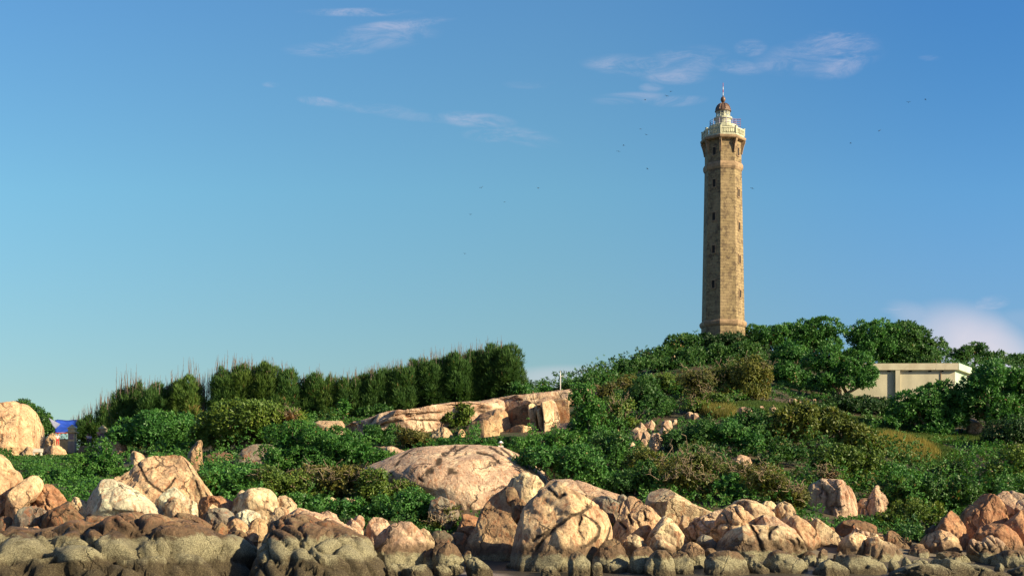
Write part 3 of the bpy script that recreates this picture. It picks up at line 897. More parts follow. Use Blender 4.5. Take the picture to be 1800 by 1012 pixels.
rock('dark boulder with a tan sunlit cap, on the tide line right of the cracked boulder', 'brown', 92.3, [(1040, 1000), (1044, 975), (1055, 957), (1066, 946), (1080, 944), (1092, 951), (1100, 966), (1107, 985), (1104, 1010), (1050, 1015)], D=1.4, tide=.0)
rock('tan boulder with a pointed crown, above the tide line', 'tan', 94.5, [(1090, 965), (1096, 947), (1108, 938), (1118, 938), (1130, 946), (1140, 958), (1136, 975), (1100, 978)], D=1.0)
rock('shaded rock with a pale ridge trailing down to the right', 'tan', 94, [(1138, 968), (1144, 948), (1153, 938), (1161, 940), (1172, 951), (1192, 963), (1192, 972), (1165, 978)], D=.9, facets=6)
rock('dark blue-grey boulder in shadow behind the tan-topped tide rocks', 'grey', 96.5, [(1222, 962), (1226, 946), (1235, 938), (1249, 943), (1262, 955), (1265, 970), (1240, 975)], D=1.0, facets=3)
rock('orange-topped boulder leaning right, on the tide line', 'ochre', 92, [(1196, 968), (1203, 957), (1215, 952), (1228, 955), (1237, 968), (1241, 990), (1244, 1015), (1215, 1015), (1200, 985)], D=1.1)
rock('small tan stone between the orange-topped boulder and the long slab', 'tan', 93.8, [(1238, 972), (1243, 963), (1254, 963), (1262, 970), (1255, 980), (1242, 982)], D=.5)
# ---- barnacle row
rock('barnacled boulder under the right foot of the cracked boulder', 'olive', 89.5, [(999, 1025), (998, 985), (1004, 972), (1015, 966), (1027, 971), (1037, 985), (1038, 1025)], D=1.1, sq=.7)
rock('dark low stone left of the barnacled boulder under the cracked boulder', 'dark', 89, [(950, 1025), (952, 1000), (962, 993), (975, 996), (985, 1008), (990, 1025)], D=.8)
rock('narrow barnacled stone beside the dark boulder with the tan cap', 'olive', 89.2, [(1038, 1025), (1040, 992), (1048, 984), (1058, 990), (1062, 1025)], D=.7, sq=.7)
rock('dark wet boulder in the gap of the barnacle row', 'dark', 90.8, [(1060, 1025), (1064, 992), (1082, 985), (1100, 990), (1108, 1025)], D=1.2)
rock('brown barnacled boulder with a slanted top in the middle of the row', 'brown', 90.5, [(1102, 1025), (1106, 985), (1114, 968), (1128, 958), (1142, 958), (1149, 970), (1146, 1000), (1144, 1025)], D=1.1, sq=.75)
rock('roundest barnacled boulder, with a crisp barnacle cap', 'olive', 89, [(1136, 1030), (1134, 992), (1143, 975), (1155, 967), (1170, 966), (1182, 978), (1188, 993), (1186, 1030)], D=1.3, sq=.68)
rock('barnacled boulder right of the roundest one, slightly taller', 'olive', 89.8, [(1184, 1030), (1180, 985), (1184, 970), (1194, 965), (1206, 971), (1216, 986), (1219, 1030)], D=1.1, sq=.7)
rock('wide barnacled boulder with a flat top below the long two-tone slab', 'olive', 89.2, [(1240, 1030), (1240, 985), (1248, 971), (1272, 966), (1300, 969), (1313, 985), (1317, 1030)], D=1.7, sq=.65)
rock('stubby barnacled stone right of the wide flat-topped one', 'olive', 89.6, [(1312, 1030), (1306, 985), (1311, 973), (1328, 974), (1334, 990), (1352, 1000), (1354, 1030)], D=1.0, sq=.7)
rock('dark-faced barnacled boulder with a sloping crown, centre right', 'brown', 90, [(1345, 1030), (1344, 988), (1354, 972), (1370, 967), (1392, 974), (1411, 984), (1421, 998), (1422, 1030)], D=1.5, sq=.7)
rock('humped barnacled boulder left of the broad pale-capped one', 'olive', 89, [(1424, 1030), (1430, 1003), (1441, 990), (1455, 983), (1476, 988), (1494, 1002), (1502, 1030)], D=1.3)
rock('broad pale-capped barnacled boulder below the pair of cream boulders', 'olive', 90.5, [(1478, 1030), (1468, 990), (1476, 976), (1502, 974), (1532, 980), (1552, 990), (1557, 1010), (1556, 1030)], D=1.7, sq=.7)
for i, (u0, u1, vt, lab) in enumerate([(1540, 1560, 984, 'stubby olive wedge stone, leftmost of the small row in front of the dark gap'), (1562, 1582, 980, 'pale wedge stone, second from the left in the small row'),
                                       (1584, 1603, 977, 'tallest wedge stone of the small row'), (1602, 1626, 980, 'flattest wedge stone at the right end of the small row')]):
    rock(lab, 'olive', 91 + .2 * i, [(u0, 1002), (u0 + 2, vt + 6), (u0 + 8, vt), (u1 - 6, vt + 5), (u1, vt + 16), (u1 - 3, 1004)], D=.5, group='small wedge stones in a row')
rock('wide low olive slab at the bottom right, left one of two', 'olive', 88, [(1552, 1040), (1568, 1006), (1590, 996), (1622, 989), (1652, 992), (1674, 1002), (1692, 1020), (1700, 1040)], D=2.2, facets=3, groove=(1.6, .16, (1.6, 1, 1), -.3))
rock('long olive slab tapering to the right along the bottom edge', 'olive', 89.5, [(1620, 1035), (1628, 990), (1645, 981), (1682, 985), (1722, 994), (1772, 1009), (1800, 1020), (1800, 1040)], D=2.0, facets=3, groove=(1.8, .18, (1.8, 1, .9), -.35))
rock('wet dark boulder at the bottom right corner', 'dark', 90, [(1762, 1035), (1775, 1002), (1800, 992), (1840, 998), (1850, 1035)], D=1.5)
# ---- centre right
rock('long low slab, cream above and brown below, widest rock right of centre', 'cream', 94.6,
     [(1250, 985), (1253, 952), (1262, 941), (1290, 930), (1315, 921), (1342, 922), (1372, 925), (1396, 935), (1411, 950), (1417, 966), (1414, 990), (1380, 998), (1290, 995)], D=2.2, sq=.75, facets=7, rough=.8, cracks=[[(1316, 920), (1322, 935), (1328, 950), (1334, 966)], [(1396, 945), (1402, 958), (1408, 962)], [(1346, 946), (1352, 930), (1362, 922)]], tide=.12)
rock('cracked cream and rose rock hump on the left end of the long two-tone slab', 'peach', 98,
     [(1242, 945), (1255, 920), (1265, 903), (1275, 892), (1286, 886), (1299, 886), (1312, 893), (1328, 905), (1335, 925), (1300, 948), (1260, 955)], D=1.7, facets=10, cut=.74, groove=(1.0, .22, (1, 1, 1.4), .7))
rock('smooth tan rounded back rising behind the cracked rose hump', 'tan', 101.5, [(1280, 910), (1284, 889), (1293, 879), (1307, 876), (1326, 880), (1346, 890), (1363, 905), (1372, 922), (1340, 935), (1300, 930)], D=2.0, facets=3, rough=.5)
rock('rose saddle of rock between the long slab and the smooth tan back', 'rose', 97.6, [(1318, 935), (1326, 912), (1342, 904), (1362, 908), (1382, 922), (1402, 936), (1408, 955), (1370, 965), (1330, 955)], D=1.8, facets=4)
rock('round tan head-like boulder, first behind the smooth tan back', 'tan', 104, [(1333, 905), (1336, 888), (1345, 880), (1356, 880), (1366, 887), (1368, 905), (1358, 918), (1342, 915)], D=1.0, facets=2)
rock('boulder with a banded crown, right of the head-like boulder', 'tan', 102.5, [(1358, 912), (1362, 893), (1368, 883), (1378, 880), (1390, 886), (1399, 899), (1402, 915), (1388, 925), (1368, 922)], D=1.0, facets=4, groove=(1.0, .1, (1, 1, 1), 0))
rock('long smooth orange-tan boulder sloping down to the right', 'peach', 98.8,
     [(1368, 930), (1374, 912), (1386, 905), (1402, 905), (1416, 914), (1430, 929), (1441, 946), (1445, 965), (1438, 985), (1415, 985), (1390, 955)], D=1.4, facets=3, rough=.5)
rock('smooth grey-tan boulder with a shaded foot, right of the sloping orange-tan one', 'tan', 100,
     [(1420, 940), (1424, 919), (1432, 911), (1441, 911), (1456, 924), (1471, 940), (1480, 954), (1480, 972), (1455, 982), (1430, 965)], D=1.4, facets=4, rough=.6)
rock('small round tan boulder peeking out above the grey-tan boulder', 'tan', 102.5, [(1412, 920), (1415, 911), (1424, 908), (1432, 912), (1432, 924), (1420, 928)], D=.6)
rock('rounded cream boulder with dark dribbles, left one of a touching pair', 'cream', 97.5, [(1472, 975), (1476, 953), (1486, 942), (1500, 935), (1514, 937), (1524, 946), (1524, 965), (1510, 980), (1480, 982)], D=1.3, facets=3)
rock('sloping tan boulder, right one of the touching pair', 'tan', 96.8, [(1505, 985), (1516, 958), (1524, 946), (1538, 945), (1556, 952), (1570, 966), (1584, 982), (1575, 998), (1530, 1000)], D=1.4, facets=5)
rock('brown ridge stone lying on the shoulder of the sloping tan boulder', 'tan', 97.8, [(1546, 962), (1548, 953), (1560, 950), (1574, 958), (1587, 972), (1588, 984), (1572, 985), (1558, 975)], D=.7)
rock('small pair-shaped tan stones below the grey-tan boulder', 'tan', 94.8, [(1436, 990), (1440, 970), (1448, 963), (1455, 966), (1454, 980), (1446, 992)], D=.5)
rock('squat dark stone between the long slab and the barnacle row', 'dark', 94, [(1408, 985), (1414, 970), (1424, 966), (1434, 975), (1434, 990), (1420, 996)], D=.6)
rock('small pale stone at the tide line below the grey-tan boulder', 'olive', 92, [(1433, 992), (1438, 981), (1448, 981), (1448, 992), (1440, 997)], D=.4)
rock('flat-topped dark brown boulder in shade under the green bush', 'brown', 104,
     [(1460, 945), (1466, 928), (1480, 917), (1498, 912), (1522, 917), (1542, 925), (1553, 940), (1545, 960), (1490, 960)], D=1.8, facets=6)
rock('string of small pink lumps above the touching pair of boulders', 'rose', 100, [(1496, 940), (1499, 928), (1506, 925), (1512, 932), (1530, 935), (1546, 939), (1552, 950), (1545, 962), (1510, 955)], D=.8, rough=1.6, groove=(.5, .15, (1, 1, 1), 0))
rock('dark brown block with a lit tan top, left of the dark gap', 'brown', 101.5, [(1552, 965), (1558, 945), (1562, 932), (1575, 931), (1588, 938), (1600, 950), (1608, 968), (1600, 985), (1570, 985)], D=1.3, facets=9, cut=.7)
rock('low brown rock under the triangular pink boulder', 'brown', 99, [(1592, 985), (1600, 965), (1614, 959), (1630, 965), (1640, 978), (1632, 992), (1605, 995)], D=.9)
rock('tan fang of rock standing against the dark gap', 'tan', 93.5, [(1468, 990), (1470, 973), (1478, 967), (1484, 975), (1484, 990)], D=.4)
# ---- right foreground
rock('triangular pink boulder with a pointed tip, left of the tall right-hand boulders', 'rust', 103.5,
     [(1636, 950), (1646, 930), (1657, 914), (1668, 902), (1677, 893), (1688, 905), (1697, 925), (1703, 950), (1706, 985), (1660, 985)], D=1.8, facets=7, cut=.7)
rock('rounded pink boulder at the foot of the pointed triangular one', 'peach', 101, [(1616, 970), (1621, 947), (1632, 937), (1652, 931), (1672, 932), (1682, 942), (1690, 965), (1685, 982), (1640, 986), (1620, 982)], D=1.6, facets=6)
rock('tall boulder with a rust-red stain like a shield', 'rust', 105.5,
     [(1690, 960), (1696, 920), (1702, 895), (1716, 880), (1731, 867), (1746, 868), (1760, 880), (1770, 896), (1774, 912), (1772, 945), (1740, 965)], D=2.0, facets=8, cut=.72)
rock('big grey-pink boulder at the top of the right-hand heap', 'rose', 108, [(1745, 900), (1752, 871), (1765, 863), (1780, 860), (1797, 867), (1822, 878), (1850, 900), (1855, 935), (1800, 940), (1760, 930)], D=2.2, facets=6)
rock('rust-orange boulder half out of the frame at the right edge', 'rust', 103.5, [(1758, 945), (1768, 920), (1782, 909), (1796, 896), (1816, 893), (1845, 905), (1850, 965), (1790, 975)], D=1.7, facets=8, rough=1.3)
rock('brown-red rough boulder in the middle of the right-hand heap', 'rust', 102, [(1710, 965), (1714, 940), (1724, 926), (1740, 919), (1760, 921), (1778, 930), (1791, 946), (1800, 968), (1795, 985), (1740, 985)], D=1.6, facets=7, rough=1.4)
rock('pale pink boulder with vertical flutes at the foot of the right-hand heap', 'rose', 99, [(1702, 980), (1703, 957), (1708, 946), (1717, 946), (1725, 954), (1735, 943), (1746, 941), (1760, 950), (1776, 966), (1770, 988), (1735, 1000), (1708, 995)], D=1.4, groove=(.8, .18, (.8, 1, 2.4), 0))
rock('pale smooth boulder at the right edge near the water', 'tan', 97.2, [(1740, 1000), (1748, 976), (1766, 967), (1786, 966), (1806, 972), (1840, 976), (1845, 1010), (1760, 1012)], D=1.5, facets=4)
rock('brown flat stone below the rounded pink boulder', 'brown', 98.3, [(1644, 990), (1648, 972), (1664, 967), (1686, 970), (1702, 981), (1712, 995), (1690, 1004), (1655, 1000)], D=1.1)
rock('shaded brown slab behind the tall rust-stained boulder', 'brown', 107, [(1688, 935), (1692, 903), (1701, 889), (1713, 888), (1722, 900), (1715, 935)], D=1.2)
rock('dark rock in the gap left of the pointed triangular boulder', 'dark', 104.5, [(1622, 955), (1630, 930), (1640, 922), (1652, 926), (1650, 955)], D=.9)
# ---- rocks on the slope
rock('large pinkish rock face with vertical streaks and bushes on its head', 'rose', 113.8,
     [(1408, 925), (1414, 897), (1419, 872), (1426, 852), (1445, 842), (1478, 846), (1492, 858), (1502, 878), (1504, 902), (1498, 925)], D=2.4, sq=.6, facets=7, groove=(1.8, .2, (.7, 1, 3), .1))
rock('upright pink rock right of the streaked rock face', 'rose', 113.6, [(1500, 930), (1504, 890), (1516, 876), (1532, 873), (1539, 858), (1547, 848), (1557, 850), (1562, 866), (1560, 888), (1550, 910), (1545, 930)], D=1.5, sq=.7, facets=8, groove=(1.4, .2, (.7, 1, 2), .1))
rock('huge flat-domed pink rock in the centre, crossed by fine cracks with one cave-like hollow', 'rose', 123,
     [(625, 832), (645, 818), (672, 808), (700, 796), (727, 786), (762, 782), (800, 780), (850, 781), (885, 784), (912, 798), (935, 815), (958, 832), (975, 855), (960, 890), (900, 915), (840, 915), (790, 905), (745, 885), (700, 862), (655, 848)],
     D=9, sq=.8, facets=3, cut=.94, rough=.55, ext=.9, tilt=1.0, pill=.15, groove=(2.6, .07, (2.6, 1.2, .7), -.35),
     cracks=[[(728, 790), (712, 808), (705, 824)], [(786, 800), (778, 820), (760, 838)], [(802, 786), (792, 800), (790, 806)], [(822, 785), (808, 796), (802, 806)], [(880, 790), (905, 812), (930, 828)], [(862, 788), (885, 806)],
             [(795, 820), (800, 835), (812, 838)], [(770, 832), (750, 850)], [(840, 800), (865, 806), (880, 820)], [(700, 838), (684, 845)]], cw=.06)
rock('rust-red broken rock step at the lower edge of the flat-domed rock', 'rust', 106.5, [(796, 960), (804, 925), (813, 902), (832, 898), (852, 903), (850, 930), (835, 960)], D=1.7, facets=14, cut=.68, rough=1.5)
rock('small grey notch stone where the flat-domed rock meets the grass', 'grey', 108.5, [(752, 905), (757, 880), (775, 872), (800, 882), (808, 905), (790, 925)], D=1.6, facets=5)
rock('long pink slab behind the top of the big cracked boulder', 'rose', 111, [(955, 870), (968, 843), (1000, 842), (1032, 849), (1062, 861), (1096, 871), (1105, 890), (1085, 905), (1020, 900)], D=3.6, tilt=.6, facets=4)
rock('long flat rock ridge running up to the right below the casuarina row, lower half', 'rose', 161,
     [(590, 775), (602, 750), (622, 744), (680, 730), (742, 721), (802, 711), (850, 703), (882, 699), (890, 715), (876, 732), (830, 745), (770, 760), (700, 768)], D=9, tilt=1.2, sq=.8, facets=4, rough=1.6, groove=(2.6, .3, (3.2, 1.5, .5), .15))
rock('long flat rock ridge running up to the right, upper half by the white mast', 'rose', 171,
     [(840, 745), (850, 706), (900, 697), (960, 692), (1000, 687), (1042, 681), (1052, 690), (1040, 712), (980, 728), (900, 745)], D=8, tilt=1.2, facets=4, rough=1.6, groove=(2.6, .3, (3.2, 1.5, .5), .2))
rock('small flat tan outcrop at the left end of the long ridge', 'tan', 169, [(545, 765), (549, 744), (562, 739), (600, 738), (607, 748), (600, 768)], D=2.5, tilt=.6)
rock('thin pale sheet of bare rock above the creeper slope', 'rose', 158, [(570, 785), (578, 758), (600, 757), (628, 764), (650, 773), (655, 790)], D=3, tilt=.8)
rock('pale path of bare rock curving down to the flat-domed rock', 'rose', 140, [(660, 808), (668, 785), (690, 784), (712, 793), (715, 812)], D=2.4, tilt=.8)
rock('small pale boulder in the shrubs above the flat-domed rock', 'tan', 160, [(668, 765), (672, 752), (682, 746), (694, 749), (700, 760), (696, 768)], D=1.2)
rock('mossy knuckle rock left of the brown quarried blocks', 'tan', 150, [(752, 785), (757, 766), (766, 757), (778, 748), (788, 752), (800, 766), (803, 785)], D=1.5, rough=1.5)
rock('narrow brown upright rock beside the mossy knuckle rock', 'ochre', 149.5, [(802, 785), (806, 760), (812, 751), (818, 760), (819, 785)], D=.8, facets=10)
# quarried cliff
CG = 'split rock blocks of the small cliff'
rock('rounded brown block resting behind and above the cube-shaped block', 'ochre', 153, [(822, 757), (826, 738), (842, 724), (872, 717), (893, 722), (899, 742), (894, 785), (860, 785)], D=2.4, sq=.55, facets=12, cut=.7, rough=.6, group=CG)
block('brown cube-shaped block with a sharp front edge at the left end of the small cliff', 'ochre', 149.5, [(817, 786), (818, 755), (829, 741), (851, 738), (853, 786)], D=1.5, turn=-.45, group=CG)
block('brown block forming the right side of the cube-shaped one', 'ochre', 149.6, [(853, 786), (852, 738), (868, 744), (878, 754), (877, 786)], D=1.5, turn=.55, group=CG)
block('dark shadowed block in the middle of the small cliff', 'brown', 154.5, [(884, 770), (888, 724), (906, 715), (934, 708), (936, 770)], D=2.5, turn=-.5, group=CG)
block('low brown block at the foot of the small cliff', 'ochre', 151.2, [(889, 788), (890, 756), (906, 748), (920, 747), (921, 788)], D=1.5, turn=-.5, group=CG)
block('low orange block beside the slim pale column', 'peach', 151.2, [(918, 788), (918, 748), (936, 750), (938, 788)], D=1.2, turn=.4, group=CG)
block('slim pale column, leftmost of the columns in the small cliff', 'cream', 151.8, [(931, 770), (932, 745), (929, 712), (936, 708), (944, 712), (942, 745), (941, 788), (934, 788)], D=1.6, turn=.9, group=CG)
block('brown column between the two pale columns of the small cliff', 'ochre', 152.6, [(940, 790), (941, 720), (950, 714), (955, 716), (960, 790)], D=1.6, turn=-.7, group=CG)
block('stepped pale strip at the left edge of the brightest column', 'cream', 151.6, [(944, 722), (950, 716), (953, 735), (958, 755), (963, 772), (957, 770), (948, 748)], D=1.0, turn=1.0, group=CG)
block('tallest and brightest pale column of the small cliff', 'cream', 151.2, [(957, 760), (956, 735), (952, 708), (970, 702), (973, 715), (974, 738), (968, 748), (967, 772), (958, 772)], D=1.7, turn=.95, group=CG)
block('grey-pink back block right of the brightest column', 'rose', 153.5, [(966, 775), (970, 704), (976, 706), (984, 735), (984, 775)], D=1.6, turn=.3, group=CG)
block('wide brown block at the right end of the small cliff', 'ochre', 155, [(974, 775), (973, 704), (988, 700), (999, 703), (1003, 775)], D=2.4, turn=-.35, group=CG)
rock('sloping grey-pink block leaning on the right end of the small cliff', 'rose', 151, [(966, 790), (970, 755), (984, 742), (1003, 736), (1018, 746), (1022, 785)], D=1.8, facets=14, cut=.66, group=CG)
# scattered pile
SG = 'small rocks scattered on the slope below the lighthouse'
PILE = [('leaning pink rock, tallest of the pile in the middle of the slope', 140, [(1138, 795), (1142, 772), (1148, 760), (1156, 757), (1168, 768), (1163, 782), (1150, 797)]),
        ('small pointed rock on the right shoulder of the tallest leaning pink rock', 142, [(1156, 765), (1160, 753), (1166, 750), (1175, 760), (1172, 770)]),
        ('flat pale rock at the left of the pile', 141, [(1106, 775), (1108, 758), (1120, 751), (1133, 756), (1130, 772)]),
        ('narrow slanted rock above the flat pale one', 144, [(1118, 750), (1120, 738), (1126, 740), (1137, 752), (1134, 760)]),
        ('dark pink rock behind the pile', 147, [(1132, 755), (1134, 741), (1146, 737), (1152, 744), (1150, 758)]),
        ('squarish pink rock at the upper right of the pile', 147, [(1161, 755), (1164, 741), (1171, 736), (1182, 739), (1183, 752), (1173, 760)]),
        ('little pink rock right of the squarish one', 148, [(1180, 748), (1182, 738), (1190, 735), (1192, 746)]),
        ('broken rock with a lit edge in the middle of the pile', 139.5, [(1126, 775), (1130, 758), (1136, 756), (1143, 765), (1140, 777)]),
        ('small grey rock under the flat pale one', 138.5, [(1122, 786), (1126, 772), (1133, 770), (1139, 778), (1136, 788)]),
        ('thin pale rock half buried at the left foot of the pile', 138, [(1103, 790), (1106, 778), (1112, 776), (1120, 786), (1116, 793)]),
        ('yellowish low rock on the grassy slope', 152, [(1202, 738), (1206, 726), (1213, 723), (1222, 728), (1222, 738)]),
        ('flat pink rock beside the yellowish low rock', 152, [(1218, 736), (1219, 725), (1226, 725), (1230, 732), (1228, 738)]),
        ('rounded pale rock lying in the open slope below the yellow shrub', 154, [(1297, 730), (1299, 717), (1308, 713), (1320, 718), (1324, 726), (1318, 732)]),
        ('brown rock under the fallen branch', 154, [(1262, 732), (1265, 718), (1273, 716), (1278, 724), (1276, 733)]),
        ('thin slanted rock right of the rounded pale rock', 156, [(1335, 722), (1336, 711), (1341, 712), (1345, 722)]),
        ('round pink rock under the first broadleaf tree', 156, [(1351, 730), (1353, 716), (1360, 711), (1364, 720), (1362, 732)]),
        ('pale rock ledge at the foot of the tree clump', 162, [(1384, 710), (1387, 700), (1397, 701), (1408, 707), (1408, 714)]),
        ('pink rock at the right end of the ledge', 163, [(1424, 712), (1428, 701), (1434, 701), (1436, 712)]),
        ('small round pink rock alone in the grass', 163, [(1440, 716), (1443, 709), (1449, 709), (1452, 716)]),
        ('bare pale rock showing through the yellowish shrubs', 127, [(1284, 822), (1290, 806), (1302, 798), (1317, 802), (1322, 814), (1316, 824)]),
        ('pyramid stone at the top of the dry grass clearing', 142, [(1603, 812), (1607, 803), (1613, 799), (1620, 806), (1625, 813)]),
        ('cream rock showing through the leaves of the big right-hand tree', 152, [(1700, 760), (1701, 738), (1708, 728), (1717, 736), (1726, 750), (1722, 762)]),
        ('tan boulder half hidden under the right-hand tree', 150, [(1755, 790), (1758, 770), (1770, 763), (1788, 768), (1794, 788)]),
        ('pale stone between the shrubs, left of two low stones', 113, [(571, 895), (574, 878), (584, 873), (596, 880), (598, 893)]),
        ('flat tan stone in the twiggy scrub above the pink boulders', 112.5, [(588, 898), (592, 882), (606, 874), (628, 879), (634, 892), (622, 900)]),
        ('small bright stone at the right of the flat tan stone', 112, [(628, 900), (632, 888), (640, 886), (647, 895), (644, 903)]),
        ('grey stone on the hillside beside the lighthouse foot', 192, [(1177, 640), (1179, 624), (1184, 620), (1188, 630), (1187, 642)])]
def rest_Y(pts, Y):
    ub = sum(p[0] for p in pts) / len(pts); vb = max(p[1] for p in pts)
    ys = np.arange(97, 232, .5)
    z = height((ub - 900) / F * ys, ys)
    w = np.nonzero(z >= EYE + (HORV - vb + 1) / F * ys)[0]
    return float(ys[w[0]]) if len(w) and abs(ys[w[0]] - Y) < 30 else Y


for lab, Y, pts in PILE:
    Y = rest_Y(pts, Y) + .3
    rock(lab, 'rose' if ('pink' in lab or 'rock' in lab) else 'tan', Y, pts, facets=8, cut=.74, rough=1.0, name='rock', group=SG)
# ---- upper left
rock('towering egg-shaped tan boulder at the left edge beside the bench', 'peach', 196,
     [(-70, 830), (-60, 740), (-30, 716), (0, 709), (24, 706), (45, 712), (60, 725), (70, 745), (75, 770), (76, 795), (60, 812), (0, 818)], D=5, sq=.75, facets=5, rough=.8)
rock('upper knob of tan rock behind the person in red', 'ochre', 191.5, [(78, 795), (81, 770), (90, 760), (98, 763), (102, 775), (104, 792)], D=1.6, rough=1.4)
rock('round pitted boulder in front of the wall, right of the bench', 'peach', 189.5, [(73, 812), (76, 790), (86, 783), (101, 782), (112, 790), (117, 802), (112, 815), (90, 820)], D=2.2, rough=1.4)
rock('small tan boulder leaning on the foot of the towering boulder', 'tan', 190.5, [(36, 805), (41, 790), (48, 784), (55, 787), (59, 800), (50, 808)], D=.9)
rock('low flat boulder on the lawn below the towering boulder', 'tan', 187, [(16, 815), (22, 803), (36, 798), (48, 804), (53, 814), (30, 820)], D=1.3)
rock('rounded brown-pink boulder below the right gate pillar', 'rose', 168, [(172, 800), (174, 774), (185, 766), (198, 763), (211, 769), (220, 783), (225, 803), (218, 818), (190, 815)], D=2.4)
rock('small pale peaked boulder right of the creeper mound', 'cream', 152, [(225, 820), (228, 800), (236, 792), (249, 797), (256, 808), (254, 825)], D=1.5, facets=8, cut=.7)
rock('slender upright orange rock like a horn under the tree', 'ochre', 140, [(330, 832), (329, 800), (335, 783), (345, 772), (358, 768), (352, 784), (354, 802), (360, 832)], D=1.1)
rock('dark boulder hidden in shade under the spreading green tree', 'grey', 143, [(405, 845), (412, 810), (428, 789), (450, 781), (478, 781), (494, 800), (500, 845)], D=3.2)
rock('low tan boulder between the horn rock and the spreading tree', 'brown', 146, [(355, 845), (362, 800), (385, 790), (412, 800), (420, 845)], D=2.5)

# loose dark stones that fill the gaps along the waterline
rg0 = np.random.default_rng(44)
for i in range(24):
    u = 660 + i * 48 + rg0.uniform(-7, 7)
    Yg = rg0.uniform(91.5, 98)
    gz = float(height((u - 900) / F * Yg, Yg))
    if 775 < u < 862 and Yg < 94: continue
    v = HORV - (gz - EYE) / Yg * F
    a, b_ = rg0.uniform(7, 16), rg0.uniform(6, 13)
    pts = [(u + a * math.cos(t) * rg0.uniform(.8, 1.1), v - b_ * .4 - b_ * math.sin(t) * rg0.uniform(.8, 1.1)) for t in np.linspace(0, 2 * math.pi, 9)[:-1]]
    rock('small dark wet stone lying in the gaps between the shoreline boulders', 'dark' if i % 3 else 'brown', Yg, pts[::-1], D=.6, name='stone', group='dark stones between the shoreline boulders', ext=.2)

for i in range(16):
    u = 1400 + i * 18 + rg0.uniform(-6, 6)
    Yg = rg0.uniform(98.5, 104)
    gz = float(height((u - 900) / F * Yg, Yg))
    v = HORV - (gz - EYE) / Yg * F
    a, b_ = rg0.uniform(9, 19), rg0.uniform(7, 14)
    pts = [(u + a * math.cos(t) * rg0.uniform(.8, 1.1), v - b_ * .4 - b_ * math.sin(t) * rg0.uniform(.8, 1.1)) for t in np.linspace(0, 2 * math.pi, 9)[:-1]]
    rock('brownish rubble stone in the shaded strip between the boulders and the bushes', 'brown' if i % 2 else 'ochre', Yg, pts[::-1], D=.7, name='stone', group='rubble stones below the bushes', ext=.2)

# ------------------------------------------------------------------ plants
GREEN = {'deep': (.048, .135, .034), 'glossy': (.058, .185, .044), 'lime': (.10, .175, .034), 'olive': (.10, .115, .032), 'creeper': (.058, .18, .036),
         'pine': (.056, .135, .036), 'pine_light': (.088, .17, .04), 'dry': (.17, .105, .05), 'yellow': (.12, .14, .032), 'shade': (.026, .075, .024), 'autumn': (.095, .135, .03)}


def unit(a):
    return a / np.maximum(np.linalg.norm(a, axis=-1, keepdims=True), 1e-9)


def leaves(C, N, k, L, Wd, flare, up, rg, vb):
    """k diamond leaves round each clump centre C, pointing out along N"""
    n = len(C)
    c = np.repeat(C, k, 0); nn = np.repeat(N, k, 0)
    rnd = unit(rg.normal(size=(n * k, 3)))
    d = nn * (1 - flare) + rnd * flare
    d[:, 2] += up
    d = unit(d)
    s = unit(np.cross(d, nn + 0.5 * unit(rg.normal(size=(n * k, 3)))))
    l = (L * rg.uniform(.6, 1.25, n * k))[:, None]; w = (Wd * rg.uniform(.7, 1.2, n * k))[:, None]
    p0 = c + rg.normal(size=(n * k, 3)) * L * .22
    mid = p0 + d * l * .5
    V = np.stack([p0, mid + s * w * .5, p0 + d * l, mid - s * w * .5], 1).reshape(-1, 3)
    Fc = np.arange(len(V)).reshape(-1, 4)
    va = np.clip(np.repeat(vb, k) + rg.normal(0, .16, n * k), 0, 1)
    return V, Fc, np.repeat(va, 4)


def rand_dirs(n, rg, zmin=-1.0):
    z = rg.uniform(zmin, 1, n); a = rg.uniform(0, 2 * math.pi, n); r = np.sqrt(1 - z * z)
    return np.stack([r * np.cos(a), r * np.sin(a), z], 1)


STYLE = {  # leaves per clump, length, width, flare, up, clumps per m2, lump size
    'broad': (9, .40, .17, .62, .10, 5.0, .42), 'small': (8, .26, .13, .75, .08, 7.5, .34), 'creeper': (9, .22, .12, .8, .05, 9.0, .26),
    'needle': (9, .62, .075, .36, .62, 9.0, .30), 'twiggy': (6, .24, .09, .85, .15, 5.5, .40)}


